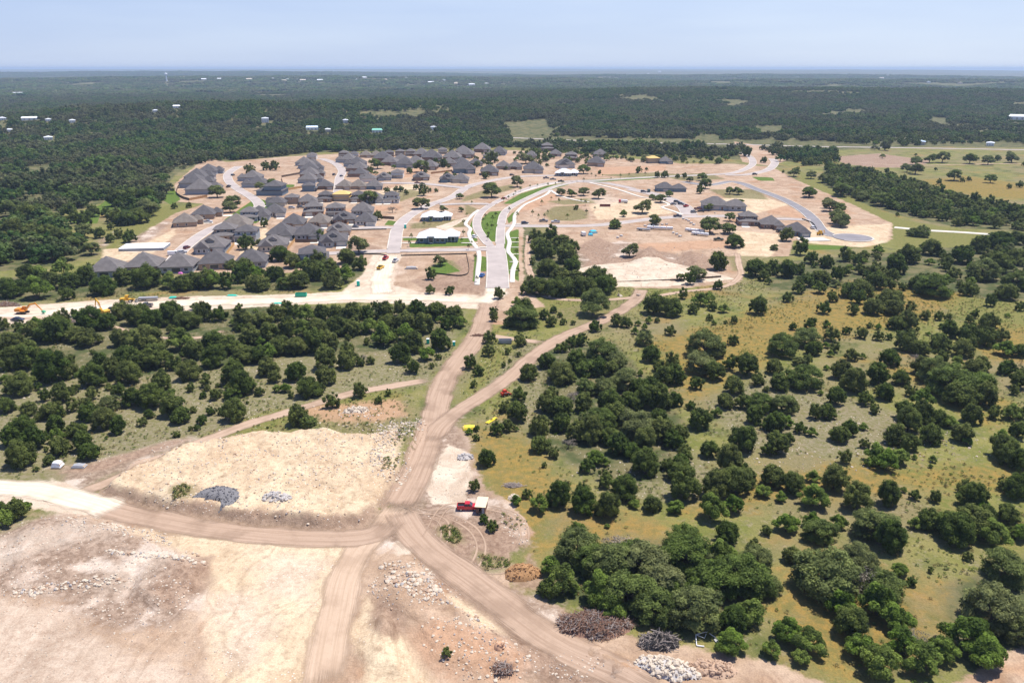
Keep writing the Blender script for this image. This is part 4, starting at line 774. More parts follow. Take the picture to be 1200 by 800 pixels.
def house_proto(name, boxes, roofs, wins, garage, door, far=False, posts=(), hk=1.04):
    r = empty(name); w = MB()
    for b in boxes: w.box(*b)
    w.obj('wall', WL['t'][1], r); m = MB()
    for q in roofs: m.hip(*q[:5], q[5] * hk, *q[6:])
    m.obj('roof', RF[0], r)
    gx, gy, gw = garage; MB().box(gx - gw / 2, gx + gw / 2, gy - .06, gy - .01, .05, 2.3).obj('garage_door', GDOOR, r)
    if far: return r
    dx, dy = door; d = MB().box(dx - .55, dx + .55, dy - .06, dy - .01, .05, 2.2).obj('front_door', FDOOR, r)
    for k in wins: window(r, *k)
    for x, y, z in posts: MB().box(x - .14, x + .14, y - .14, y + .14, .02, z).obj('porch_post', TRIM, r)
    return r
def protos():
    P = {}
    for far in (False, True):
        # A: one storey, steep hip roof, front wing and covered rear patio
        P['A', far] = house_proto('house', [(-8, 8, -7, 9, -.3, 3.2), (1, 8, -11, -7.01, -.3, 3.1)], [(-8.7, 8.7, -7.7, 9.7, 3.2, 5.2, 1), (.4, 8.6, -11.6, -3, 3.1, 2.9, .9)],
            [('s', -7, -5.5, .9, 1.7, 1.5), ('s', -7, -2.8, .9, 1.2, 1.5), ('n', 9, -5, .9, 1.8, 1.5), ('n', 9, 0, .15, 4.4, 2.3), ('n', 9, 5.3, .9, 1.8, 1.5), ('e', 8, -1, .9, 1.2, 1.4), ('e', 8, 5, .9, 1.2, 1.4), ('w', -8, 0, .9, 1.2, 1.4), ('w', -8, 6, .9, 1.2, 1.4)], (4.5, -11, 4.8), (-.6, -7), far, hk=1.2)
        # B: one and a half storeys with a front gable and dormer
        P['B', far] = house_proto('house', [(-8, 8, -8, 8, -.3, 3.2), (-6.5, 0, -10.5, -8.01, -.3, 3.2), (-2, 2, -5, -1, 3.5, 6.2)], [(-8.6, 8.6, -8.6, 8.6, 3.2, 5.0, .9), (-7.1, .6, -11.1, -1, 3.2, 3.4, .35), (-2.5, 2.5, -5.5, 1, 6.2, 1.5, .2)],
            [('s', -10.5, -4.7, .8, 1.2, 1.6), ('s', -10.5, -2, .8, 1.2, 1.6), ('s', -5, 0, 4.4, 1.6, 1.1), ('n', 8, -4, .9, 1.8, 1.5), ('n', 8, 2, .15, 3.2, 2.2), ('e', 8, 0, .9, 1.2, 1.4), ('w', -8, 0, .9, 1.2, 1.4)], (4.6, -8, 4.8), (1.2, -8), far)
        # C: two storeys, upper floor set back above a lower hip
        P['C', far] = house_proto('house', [(-7, 7, -9, 8, -.3, 3.1), (-5.6, 6.4, -4, 7.4, 3.0, 6.1)], [(-7.6, 7.6, -9.6, 8.6, 3.1, 1.8, .8), (-6.3, 7.1, -4.7, 8.1, 6.1, 3.2, 1)],
            [('s', -4, -3, 4.1, 1.6, 1.4), ('s', -4, 1, 4.1, 1.2, 1.4), ('s', -4, 4.4, 4.1, 1.2, 1.4), ('s', -9, 4.6, .9, 1.8, 1.5), ('n', 7.4, -2, 4.1, 1.5, 1.3), ('n', 7.4, 3, 4.1, 1.5, 1.3), ('n', 8, -3, .9, 1.6, 1.4), ('n', 8, 2, .15, 3, 2.2), ('e', 6.4, 2, 4.1, 1.1, 1.3), ('w', -7, 0, .9, 1.2, 1.4)], (-3.2, -9, 4.8), (1.6, -9), far)
        # D: compact two storeys under one hip, porch in front
        P['D', far] = house_proto('house', [(-6, 6, -6, 6, -.3, 5.9)], [(-6.6, 6.6, -6.6, 6.6, 5.9, 3.0, 1), (-6.4, 6.4, -8.6, -6.05, 2.9, .7, .5)],
            [('s', -6, -3.6, 3.9, 1.5, 1.4), ('s', -6, 0, 3.9, 1.1, 1.4), ('s', -6, 3.6, 3.9, 1.5, 1.4), ('s', -6, 4, .8, 1.3, 1.5), ('n', 6, -3, 3.9, 1.4, 1.4), ('n', 6, 3, 3.9, 1.4, 1.4), ('n', 6, 0, .15, 3, 2.2), ('e', 6, 0, 3.9, 1.1, 1.4), ('w', -6, 0, 3.9, 1.1, 1.4)], (-2.8, -6, 4.6), (1.6, -6), far, [(-6, -8.3, 2.75), (0, -8.3, 2.75), (6, -8.3, 2.75)])
        # E: long low building with a big hip and a wing
        P['E', far] = house_proto('house', [(-13, 4, -8, 8, -.3, 3.4), (4.01, 16, -9, 4, -.3, 3.3)], [(-13.8, 5, -8.8, 8.8, 3.4, 5.2, .9), (2, 16.8, -9.8, 4.8, 3.3, 4.0, .9)],
            [('s', -9, 7, .9, 1.5, 1.5), ('s', -9, 11.2, .9, 2.4, 1.5), ('s', -8, -10, .9, 1.6, 1.5), ('w', -13, -3, .9, 1.6, 1.5), ('w', -13, 3, .9, 1.6, 1.5), ('e', 16, -2, .9, 1.4, 1.5), ('n', 8, -6, .9, 1.6, 1.5)], (-4.5, -8, 4.8), (0, -8), far)
    return P
HP = protos()
PW = {'A': 17.4, 'B': 17.2, 'C': 15.2, 'D': 13.2, 'E': 30}
HOUSES = [   # row, general rotation, (x, y of roof centre in the photograph, width, plan, wall)
 ('in front row by the wood', 180, '127,312.5,40,A,b 170,307.5,40,A,n 211,307.5,39,A,b 253.7,303.7,37,A,t 296,302,36,A,b 367.5,300,36,C,b'),
 ('in second row', 0, '248.7,286,37,B,b 321,283.7,34,B,s 391,279,33,B,b'),
 ('in third row', 0, '263.7,272.5,30,C,t 290,273.7,26,D,b 330,271.5,33,A,b 362,272,33,A,b 397.5,267,28,B,t'),
 ('in fourth row', 0, '277.5,263,36,A,t 344.4,258.7,28,A,t 375,257,25,A,t 403.7,254,27,B,n 428.7,256,22,A,w'),
 ('in fifth row', 0, '292,251,24,C,b 304,249.5,27,A,b 322,246.5,26,A,w 367.5,245,24,C,n 393.7,246,22,D,n 425,244.5,26,A,b'),
 ('by lots left of the curving street', 100, '218.7,257.5,30,A,t 241,248.7,30,A,t'),
 ('on left side of the curving street', 90, '237.5,221,34,A,b 230,213.7,32,A,b 233,206.5,28,A,b 246,199.5,24,A,b'),
 ('on right side of the curving street', 270, '295,206.5,24,A,b 301,213.7,26,A,b 320,222.5,27,C,d 325,235,18,B,s 342.5,232.5,16,D,t'),
 ('in left row of short street', 90, '357.5,189.5,20,A,b 361,192.5,22,A,b 364.5,197,24,A,b 365,203,24,A,n 363,209,24,A,b 361.9,218.7,15,D,d'),
 ('at head of the short street', 0, '365.6,183,12,D,w 403,180.5,12,D,n 415,181,11,D,w 428.7,180.5,13,A,t'),
 ('in right row of short street', 270, '407.5,186,21,A,b 417.5,190.5,22,A,b 420,196,22,A,n 421,202,21,A,n 432.5,207.5,16,B,w'),
 ('below the short street', 0, '381,216,16,A,n 403.7,216,17,A,t 420,216,18,A,t 438.7,216,19,A,d'),
 ('in row facing the lane', 0, '361,233.7,15,A,t 381,230,16,C,n 420,230,17,C,n 440,231,16,A,b 458.7,231,20,C,w'),
 ('along the upper lane', 0, '450,206,13,B,b 466,203.7,15,D,w 493.7,206,20,B,n 525,208,20,B,d 540,208.7,20,A,s'),
 ('in farthest row by the wood', 0, '441,180.6,12,A,t 456,180,12,D,n 468.7,178.5,11,D,n 481,178.7,12,D,t 493.7,180,19,A,n 518.7,176.5,11,D,s 542.5,176.5,18,A,n 565,174.5,20,A,n 585,177.5,18,A,b'),
 ('in middle row of the far block', 0, '448.7,185,22,A,n 457,189,20,A,n 470,187,20,A,b 487,189,20,A,n 506,184.5,25,A,n 530,184,22,A,n 545,180.5,22,A,n 575,181.5,18,A,b'),
 ('in near row of the far block', 0, '475,191.5,22,A,b 503.7,193.7,20,A,n 526,190,18,A,n 541,189.5,18,A,n 557.5,190,15,A,n 543.7,197.5,26,A,d 573.7,200,22,A,n 590,193.7,18,A,t 603.7,193.7,17,A,n'),
 ('behind far white roofed house', 0, '622.5,181,15,A,t 641,173,15,C,n 651,179,14,A,n 668.7,183.7,16,C,n 703.7,180,17,A,s 625,197.5,24,A,s 662.5,192,22,B,w 698.7,190,21,A,t 780,187.5,15,A,d'),
 ('around the parking street', 0, '784,218.5,34,E,d 845,239,50,E,b'),
 ('beside the right building lots', 0, '876,256,24,C,n 903.7,260,25,A,n 933.7,268,22,A,d'),
]
HC = {}
for row, rot, txt in HOUSES:
    items = []
    for tok in txt.split():
        px, py, w, pl, wl = tok.split(','); items.append((float(px), float(py), float(w), pl, wl))
    items.sort()
    for i, (px, py, w, pl, wl) in enumerate(items):
        x, y = flat(px, py, 3.6); d = depth(x, y, 3.6); z = hz(x, y); far = d > 640
        r_ = random.Random(int(px * 7 + py)); rz = R(rot + r_.uniform(-6, 6)) - math.atan2(x, y) * (.55 if rot in (0, 180) else .2)
        sc = max(.85, min(1.5, w * d / F / (PW[pl] * 1.0)))
        if pl in 'A' and rot in (90, 100, 270): sc *= .92
        rf = RF[1] if wl == 't' and r_.random() < .4 else RF[2] if r_.random() < .35 else RF[0]
        h = dup(HP[pl, far], (x, y, z + .3 * sc), rz, (sc, sc, sc * .97), {WL['t'][1]: WL[wl][1], RF[0]: rf})
        st = {'A': 'one-storey', 'B': 'dormered', 'C': 'two-storey', 'D': 'compact two-storey', 'E': 'long'}[pl]
        tag(h, '%s house, %s walls, %s from left %s' % (st, WL[wl][0], ordn(i), row), 'house', 'houses of the estate'); h.name = 'house'
        if not far and pl != 'E':     # concrete drive in front of the garage
            c, s_ = math.cos(rz), math.sin(rz); gx, gy = {'A': (4.5, -11.4), 'B': (4.6, -8.4), 'C': (-3.2, -9.4), 'D': (-2.8, -8.8)}[pl]
            q = MB().box(gx - 2.9, gx + 2.9, gy - 6.5, gy + .2, -.28, -.20); dw = q.obj('driveway', M_WALK); dw.location = (x, y, z + .3); dw.rotation_euler = (0, 0, rz); dw.scale = (sc, sc, 1)
            tag(dw, 'pale concrete driveway before a garage', None, None, 'structure')
for k in HP.values(): drop(k)
# houses still being built: stud walls and bare yellow roof boards
def unfinished(px, py, w, label, seed):
    x, y = flat(px, py, 3.5); d = depth(x, y, 3.5); z = hz(x, y); e = tag(empty('unfinished_house', (x, y, z + .2), R(seed), max(.9, w * d / F / 15)), label, 'house', 'houses of the estate')
    m = MB()
    for q in np.arange(-7, 7.1, 1.0):
        for yy in (-6, 6): m.box(q - .08, q + .08, yy - .08, yy + .08, 0, 5.6)
    for q in np.arange(-5, 5.1, 1.0):
        for xx in (-7, 7): m.box(xx - .08, xx + .08, q - .08, q + .08, 0, 5.6)
    for zz in (2.7, 5.6): m.box(-7.2, 7.2, -6.2, -5.8, zz, zz + .25).box(-7.2, 7.2, 5.8, 6.2, zz, zz + .25).box(-7.2, -6.8, -5.79, 5.79, zz, zz + .25).box(6.8, 7.2, -5.79, 5.79, zz, zz + .25)
    m.obj('frame', STUD, e); MB().box(-6.6, 6.6, -5.6, 5.6, 0, 5.4).obj('wall', WL['s'][1], e); MB().box(-7.4, 7.4, -6.4, 6.4, 2.98, 3.1).obj('floor_deck', OSB, e)
    MB().hip(-7.6, 7.6, -6.6, 6.6, 5.95, 2.6, .9).obj('roof', OSB, e)
unfinished(401, 229.5, 19, 'unfinished house with bright yellow bare board roof in the row facing the lane', 0); unfinished(765, 187, 13, 'distant unfinished house with yellow roof boards beside the dark wood', 10)
# white standing-seam roofs
def seam():
    g = M('white_metal_roof', .35, .4); P = g.pos(True); wv = g.n('ShaderNodeTexWave'); wv.bands_direction = 'X'; g.set(wv.inputs[0], P); wv.inputs[1].default_value = 1.6; wv.inputs[2].default_value = 0
    g.col(g.mix(g.noise(P, .4, 3), (.78, .79, .80), (.86, .86, .86))); g.bump(g.mapr(wv.outputs[1], .85, .98), .5, .08); return g.m
WR = seam()
def white_building(px, py, w, label, rz, flip=1):
    x, y = flat(px, py, 3.0); d = depth(x, y, 3); e = tag(empty('white_roofed_house', (x, y, .25), R(rz), (flip * w * d / F / 23, w * d / F / 23, w * d / F / 23)), label, 'house')
    MB().box(-10, 5, -7, 6, -.4, 3.0).box(5.01, 11, -3, 7, -.4, 3.0).box(-4.5, -1.5, -8.2, -7.01, -.4, 4.0).obj('wall', WL['d'][1], e)
    MB().hip(-11, 6, -8, 7, 3.0, 3.8, .95).hip(2, 12, -4.2, 8, 3.0, 3.0, .95).hip(-5, -1, -8.9, -5, 4.0, .8, .3).obj('roof', WR, e)
    for k in (-8.2, .5, 3.2): window(e, 's', -7, k, .7, 1.7, 1.7)
    window(e, 's', -8.2, -3, .6, 2.2, 2.6); window(e, 's', -3, 8, .4, 4.2, 2.2); window(e, 'w', -10, -3, .8, 1.6, 1.6); window(e, 'e', 11, 2, .8, 1.6, 1.6); window(e, 'n', 6, -4, .8, 1.8, 1.6)
    for k in (5.6, 7.6, 9.6): MB().box(k - .12, k + .12, -4.0, -3.76, -.3, 2.8).obj('porch_post', TRIM, e)
    MB().box(-3.6, -2.4, -8.28, -8.21, 0, .55).obj('step', M_CONC, e)
white_building(511, 252.5, 36, 'smaller white metal roofed house with grey walls behind the larger white one', 0); white_building(513, 276.5, 49, 'largest white metal roofed house with slate walls on the cross street corner', 0)
white_building(663.7, 202, 27, 'far white metal roofed house at the street junction under an oak', -10)
# ------------------------------------------------------------------ far buildings
FB = simple('pale_metal_building', (.80, .80, .80), .5, .05); FR = simple('pale_metal_roof', (.83, .84, .86), .45, .05); FT = simple('tan_building', (.62, .52, .42), .8, .1); FG = simple('green_metal_roof', (.22, .52, .38), .5, .1); FBL = simple('blue_white_roof', (.62, .74, .86), .45, .05)
def far_building(px, py, w, hp, label, roof=FR, wall=FB, dd=12):
    x, y, z = ground_at(px, py); d = depth(x, y, z); wm = max(9.0, w * d / F); hm_ = max(5.0, hp * d / F + 1.5); e = tag(empty('distant_building', (x, y, z), -math.atan2(x, y)), label, 'building', 'pale buildings in the far woods')
    MB().box(-wm / 2, wm / 2, 0, dd, -2, hm_ * .7).obj('wall', wall, e); MB().hip(-wm / 2 - .4, wm / 2 + .4, -.4, dd + .4, hm_ * .7, min(hm_ * .4, wm * .14), .2).obj('roof', roof, e)
    m = MB()
    for k in range(3): m.box(wm * (-.32 + .3 * k) - wm * .05, wm * (-.32 + .3 * k) + wm * .05, -.12, -.02, .3, hm_ * .5)
    m.obj('door_row', GDOOR, e)
for a in [(35, 141, 17, 2.6, 'long low white shed on the left, largest pale roof in the dark wood'), (3, 141, 8, 2.5, 'white shed roof cut by the left edge of the photo', ), (21, 111.5, 11, 2.4, 'pair of pale long barns at far left below the ridge'), (14, 119, 5, 2.2, 'small white house below the pale long barns'), (57, 142.5, 3, 2.6, 'tiny white house right of the long low shed'), (85, 144, 4, 3, 'small white house at the wood edge, second right of the long shed'),
          (11, 155, 3, 3, 'tiny white cottage alone in the wood at far left'), (57, 164, 9, 3, 'white farm building in the left wood, nearest to the estate'), (182, 132, 3, 2.6, 'single bright white house on the near green ridge'), (207, 127, 8, 2.6, 'pale roofs on the crest of the near green ridge'),
          (311, 144, 8, 6, 'tall white boxy house with dark roof line rising from the wood'), (366, 152.5, 14, 3.2, 'long blue-white metal roof among the trees', FBL), (384, 155, 7, 3.4, 'tan and white house right of the blue-white roof', FR, FT), (405, 144.5, 5, 4, 'white house standing above the tan house in the wood'), (442, 155.5, 12, 3, 'long green metal roof in the wood clearing', FG), (508, 152.5, 5, 4, 'lone white house at the centre wood edge'),
          (1192, 140.5, 18, 4.5, 'long white hall with dark openings at right edge', FR, FB, 20), (1079, 170, 9, 4, 'grey-blue farm house beside the far highway', FBL, FT), (1160, 171, 8, 3.5, 'pale yard shed by the far highway, right side')]:
    far_building(*a)
TW = [(214, 91.5, 5), (239, 93.5, 6), (257, 93, 5), (292, 93.5, 7), (288, 91, 3), (320, 92.5, 4), (333, 95, 6), (337, 93.5, 4), (350, 93.5, 4), (355, 94.5, 7), (375, 94.5, 7), (388, 95.5, 4), (395, 93, 6), (427, 91.5, 6), (418, 94, 5), (450, 94, 7), (456, 95.5, 6), (476, 91.5, 3), (496, 95, 6), (505, 97, 7), (520, 94, 4), (535, 98.5, 6), (552, 99.5, 9), (570, 98.5, 5), (1033, 92, 5), (1040, 88.5, 3), (1088, 96.5, 4), (1125, 97.5, 5), (773, 84.5, 3), (760, 87, 2.5)]
for i, (px, py, w) in enumerate(TW):
    where = '%s of the town roofs from left on the far ridge' % ordn(i) if i < 24 else '%s of the scattered roofs from left on the right horizon' % ordn(i - 24)
    far_building(px, py + 1.0, w, 1.8, 'tiny pale building, ' + where, FR if i % 3 else FT, FT if i % 2 else FB, 25)
x, y, z = ground_at(195.5, 95.5); k = depth(x, y, z) / F; e = tag(empty('water_tower', (x, y, z)), 'white water tower standing above the woods on the left ridge', 'water tower')
MB().tube([(0, 0, -1), (0, 0, 3 * k), (0, 0, 6.5 * k)], [1.0 * k, .72 * k, .72 * k], 12).obj('column', FB, e); MB().tube([(0, 0, 6.4 * k), (0, 0, 7.1 * k), (0, 0, 8.2 * k), (0, 0, 9.0 * k), (0, 0, 9.4 * k)], [.8 * k, 1.5 * k, 1.7 * k, 1.25 * k, .2 * k], 14).obj('tank', FR, e)
# ------------------------------------------------------------------ fences
FW = simple('fence_wood', (.42, .235, .115), .9, .2); FD = simple('weathered_fence', (.16, .115, .085), .9, .2); FY = simple('new_fence_wood', (.60, .37, .16), .9, .15); FK = simple('black_silt_cloth', (.03, .03, .033), .9, .2)
def fence(px, label, mat, h=1.9, post=True, name='wooden_fence', cat='fence'):
    c = spline(W(px), 2.4); e = tag(empty(name, (c[0][0], c[0][1], 0)), label, cat, 'fences of the estate' if cat == 'fence' else 'silt fences round the lots'); m = MB(); pm = MB(); o = c[0]
    for (ax, ay), (bx, by) in zip(c[:-1] - o, c[1:] - o):
        n = Vector((by - ay, ax - bx, 0)).normalized() * .03
        m.add([(ax + n.x, ay + n.y, .02), (bx + n.x, by + n.y, .02), (bx - n.x, by - n.y, .02), (ax - n.x, ay - n.y, .02), (ax + n.x, ay + n.y, h), (bx + n.x, by + n.y, h), (bx - n.x, by - n.y, h), (ax - n.x, ay - n.y, h)], [(3, 2, 1, 0), (4, 5, 6, 7), (0, 1, 5, 4), (2, 3, 7, 6), (1, 2, 6, 5), (3, 0, 4, 7)])
        MB().box(ax - .07, ax + .07, ay - .07, ay + .07, 0, h + .12).obj('fence_post', mat, e)
    m.obj('panel', mat, e)
for a in [('216,211 209,220 207,227 213,232 222,235', 'dark wooden fence bending around the outer left gardens', FD), ('222,235 243,231', 'reddish wooden fence below the left gardens', FW), ('266,298 275,287', 'bright new timber fence beside a bare plot in the second row', FY), ('337,293 346,282', 'orange new timber fence left of the red-brown plot', FY), ('346,284 372,284', 'dark fence along the back of the red-brown plot', FD),
          ('330,210 333,220 336,224', 'red-brown fence beside the small green lawn', FW), ('337,223 356,220', 'pale wooden fence below the small green lawn', FY), ('405,267.5 412,258', 'short wooden fence by the fourth row houses', FW), ('446,256 462,257', 'dark fence behind the lawn at the street bend', FD), ('330,208 352,204', 'dark fence under the oaks behind the short street', FD), ('505,204 530,201', 'red-brown fence among the far oaks', FW)]: fence(*a)
for a in [('395,298 446,298.5 454,301', 'low black silt fence above the left bare lot', FK, .7), ('470,300 547,298', 'low black silt fence along the cross street', FK, .7), ('547,298 547,322 510,321', 'low black silt fence around the lot corner', FK, .7), ('722,332 790,329 845,325', 'low brown silt fence edging the graded pad', FD, 1.0), ('410,270 453,269', 'low black silt fence above the middle bare lot', FK, .7), ('940,257 952,262 957,269', 'low black silt fence beside the asphalt street', FK, .8)]: fence(*a, name='silt_fence', cat='silt fence')
# ================================================================== VEHICLES AND YARD THINGS
def paint(name, c): return simple(name, c, .3, .06, 2, .5)
PN = {'red': paint('red_paint', (.50, .02, .03)), 'white': paint('white_paint', (.78, .78, .77)), 'silver': paint('silver_paint', (.48, .50, .53)), 'black': paint('black_paint', (.02, .02, .023)), 'blue': paint('blue_paint', (.03, .14, .42)), 'dark': paint('dark_blue_paint', (.03, .045, .08)), 'maroon': paint('maroon_paint', (.16, .03, .03)), 'grey': paint('grey_paint', (.16, .165, .17)), 'yellow': paint('yellow_paint', (.75, .46, .03)), 'green': paint('dark_green_paint', (.03, .07, .05))}
TYRE = simple('tyre_rubber', (.02, .02, .02), .9, .2); RIM = simple('wheel_metal', (.5, .5, .52), .35, .1, metal=.8); LAMP = simple('headlight_glass', (.8, .8, .78), .15, .05); RLAMP = simple('tail_light', (.4, .02, .02), .3, .05)
YEL = simple('machine_yellow', (.72, .40, .035), .5, .12); ORG = simple('machine_orange', (.66, .26, .04), .5, .12); STEEL = simple('worn_steel', (.20, .19, .18), .5, .25); TRACKM = simple('crawler_track', (.055, .05, .045), .9, .3)
def wheels(r, xs, y, rad, wd=.24):
    for x in xs:
        for s in (-1, 1):
            o = MB().tube([(x, s * (y - wd), rad), (x, s * y, rad)], rad, 16).obj('wheel', TYRE, r); MB().tube([(x, s * (y - .03), rad), (x, s * (y + .012), rad)], rad * .6, 12).obj('rim', RIM, o)
def lamps(r, x, y, z):
    for s in (-1, 1): MB().box(x - .05, x + .03, s * y - .18, s * y + .18, z - .09, z + .09).obj('headlight', LAMP, r)
def taillamps(r, x, y, z):
    for s in (-1, 1): MB().box(x - .03, x + .05, s * y - .09, s * y + .09, z - .14, z + .14).obj('tail_light', RLAMP, r)
def cabin(r, xs, y, z0, z1, paintm):
    """xs: base rear, base front, top rear, top front"""
    a, b, c, d = xs; t = .16
    MB().add([(a, -y, z0), (b, -y, z0), (b, y, z0), (a, y, z0), (c, -y + t, z1), (d, -y + t, z1), (d, y - t, z1), (c, y - t, z1)], [(0, 1, 5, 4), (1, 2, 6, 5), (2, 3, 7, 6), (3, 0, 4, 7), (3, 2, 1, 0), (4, 5, 6, 7)]).obj('window', GLASS, r)
    MB().box(c - .06, d + .06, -y + t - .05, y - t + .05, z1 + .003, z1 + .07).obj('roof', paintm, r)
    m = MB(); mid = (a + b) / 2; mt = (c + d) / 2
    for s in (-1, 1):
        for p, q in ((a, c), (b, d), (mid, mt)): m.tube([(p, s * (y + .005), z0), (q, s * (y - t + .01), z1)], .05, 4)
    m.obj('pillar_set', paintm, r)
def pickup():
    r = empty('pickup_truck'); b = PN['red']; m = MB()
    m.prism([(-2.75, .45), (2.7, .45), (2.78, .95), (2.6, 1.12), (.95, 1.2), (-.9, 1.2), (-.9, 1.02), (-2.7, 1.02)], -.95, .95)
    m.box(-2.75, -.92, -.95, -.84, 1.02, 1.32).box(-2.75, -.92, .84, .95, 1.02, 1.32).box(-2.75, -2.65, -.835, .835, 1.02, 1.3); m.obj('body', b, r)
    cabin(r, (-.9, 1.15, -.7, .45), .88, 1.2, 1.82, b); MB().box(-2.6, -.95, -.8, .8, 1.03, 1.06).obj('bed_floor', PN['black'], r)
    MB().box(2.72, 2.86, -.9, .9, .42, .62).box(-2.88, -2.76, -.9, .9, .45, .62).obj('bumper', STEEL, r); lamps(r, 2.72, .7, .88); taillamps(r, -2.74, .87, 1.0); wheels(r, (-1.75, 1.75), .93, .4); return r
def suv():
    r = empty('parked_car'); b = PN['red']; m = MB().prism([(-2.3, .4), (2.25, .4), (2.35, .75), (2.2, .98), (1.0, 1.08), (-2.2, 1.12), (-2.35, .85)], -.92, .92); m.obj('body', b, r)
    cabin(r, (-2.1, 1.1, -1.85, .35), .86, 1.1, 1.66, b); lamps(r, 2.26, .66, .78); taillamps(r, -2.26, .78, .95); wheels(r, (-1.4, 1.42), .9, .35); return r
def sedan():
    r = empty('parked_car'); b = PN['red']; m = MB().prism([(-2.35, .35), (2.3, .35), (2.4, .6), (2.2, .82), (1.0, .92), (-1.5, .95), (-2.3, .9), (-2.4, .65)], -.9, .9); m.obj('body', b, r)
    cabin(r, (-1.7, 1.15, -1.0, .3), .84, .93, 1.42, b); lamps(r, 2.28, .64, .66); taillamps(r, -2.3, .74, .78); wheels(r, (-1.4, 1.45), .88, .33); return r
def van():
    r = empty('parked_van'); b = PN['red']; m = MB().prism([(-2.8, .4), (2.7, .4), (2.8, .9), (2.3, 1.25), (1.75, 2.1), (-2.8, 2.2)], -.98, .98); m.obj('body', b, r)
    MB().add([(2.36, -.8, 1.27), (2.36, .8, 1.27), (1.83, .76, 2.06), (1.83, -.76, 2.06), (2.3, -.8, 1.2), (2.3, .8, 1.2), (1.75, .76, 2.0), (1.75, -.76, 2.0)], [(0, 1, 2, 3), (7, 6, 5, 4), (0, 4, 5, 1), (1, 5, 6, 2), (2, 6, 7, 3), (3, 7, 4, 0)]).obj('windscreen', GLASS, r)
    for s in (-1, 1): MB().box(.9, 1.75, min(s * .985, s * 1.0), max(s * .985, s * 1.0), 1.25, 1.85).obj('side_window', GLASS, r)
    lamps(r, 2.72, .72, .85); wheels(r, (-1.7, 1.75), .96, .38); return r
VP = {'P': pickup(), 'S': suv(), 'C': sedan(), 'V': van()}
VEH = [ # px, py (wheels on ground), type, colour, heading in degrees, label
 (548.5, 596.5, 'P', 'red', 0, 'red pickup truck parked beside the site shed'), (136, 364, 'P', 'dark', 5, 'dark pickup truck on the white haul road'), (171, 359.5, 'P', 'grey', 180, 'grey pickup truck in front of the low trailer'), (21, 376, 'C', 'dark', 0, 'dark blue car at the lower edge of the haul road'), (5, 333.5, 'P', 'white', 20, 'white pickup at the left photo edge'), (2, 339, 'S', 'silver', 10, 'silver car below the white pickup at left edge'),
 (452, 304, 'P', 'red', 80, 'red pickup truck driving onto the ramp'), (463.5, 307, 'P', 'white', 80, 'white pickup on the ramp beside the red pickup'), (446, 315, 'P', 'yellow', 75, 'yellow work truck on the ramp edge'), (565, 324, 'C', 'blue', 75, 'bright blue car parked in the bay by the left footpath'), (556, 278.5, 'S', 'white', 70, 'white car in the bay beside the largest white roofed house'), (416, 267, 'C', 'grey', 0, 'dark grey car on the short inner lane'),
 (615, 262.5, 'S', 'dark', 15, 'dark car entering the lot street from the boulevard'), (637, 260, 'P', 'grey', 0, 'grey pickup at the round grassy patch, left one'), (651, 261, 'P', 'silver', 180, 'silver pickup at the round grassy patch, right one'), (590.5, 233.5, 'C', 'red', 35, 'red car driving up the left carriageway'), (683.5, 276, 'V', 'white', 100, 'white van parked on the bare lot near the blue tarps'), (842, 282, 'P', 'green', 0, 'dark green pickup under the oak on the right lot'),
 (789, 240, 'C', 'grey', 0, 'grey car at left kerb of the parking street'), (793, 237.5, 'S', 'black', -30, 'black car nearest the top of the parking row'), (798, 240, 'S', 'dark', -30, 'dark blue car second in the parking row'), (804, 242.5, 'P', 'red', 50, 'red pickup in the middle of the parking row'), (813, 249.5, 'S', 'grey', 20, 'grey-green car at lower end of the parking row'), (818, 246, 'P', 'maroon', -20, 'maroon pickup by the long grey house'), (821.5, 248.5, 'C', 'black', -20, 'black car right of the maroon pickup'), (794, 254.5, 'P', 'dark', 0, 'dark pickup on the lot street below the parking row'),
 (754, 225.5, 'S', 'dark', 0, 'dark car left of the box van by the slate house'), (760, 225, 'V', 'green', 90, 'dark green van before the slate house'), (219, 291.5, 'S', 'maroon', 80, 'maroon car on the curving street'), (214, 297, 'S', 'silver', 30, 'silver car lower on the curving street'), (203.5, 299, 'V', 'white', 15, 'white van beside the foundation slab'), (268, 219.5, 'P', 'black', 80, 'black pickup midway up the curving street'), (273, 206, 'S', 'dark', 80, 'dark car near the top of the curving street'), (244, 261, 'P', 'silver', -5, 'silver pickup in front of the brick pair by the bare lots'),
 (391.5, 205.5, 'S', 'black', 80, 'black car on left kerb of the short street'), (400, 207, 'C', 'dark', 80, 'dark car on right kerb of the short street'), (342, 244.5, 'S', 'silver', 0, 'silver car parked in the gap, left of two'), (352.5, 244, 'P', 'grey', 0, 'grey pickup parked in the gap, right of two'), (495, 216, 'C', 'black', 0, 'black car on the upper lane'), (489, 215, 'C', 'maroon', 0, 'maroon car on the upper lane drive'), (600, 206, 'S', 'black', 0, 'black car on the street before the far houses'), (640, 209.5, 'P', 'dark', 0, 'dark pickup left of the far white roofed house'), (648, 211, 'P', 'grey', 0, 'grey pickup below the far white roofed house'), (657.5, 213.5, 'P', 'black', 0, 'black pickup crossing the far junction'), (884.5, 205, 'S', 'black', 0, 'black car on the far right bend'), (912, 272, 'S', 'black', 90, 'black car beside the rightmost house pair'), (952, 268, 'S', 'white', 90, 'white car beside the slate house at the turning circle')]
for px, py, ty, colr, hd, lb in VEH:
    x, y, z = ground_at(px, py); sw = {} if colr == 'red' else {PN['red']: PN[colr]}; v = dup(VP[ty], (x, y, z + .1), R(hd), .95 if py > 590 else 1.08, sw); tag(v, lb, {'P': 'pickup', 'S': 'car', 'C': 'car', 'V': 'van'}[ty], 'cars and trucks parked on the site')
for v in VP.values(): drop(v)
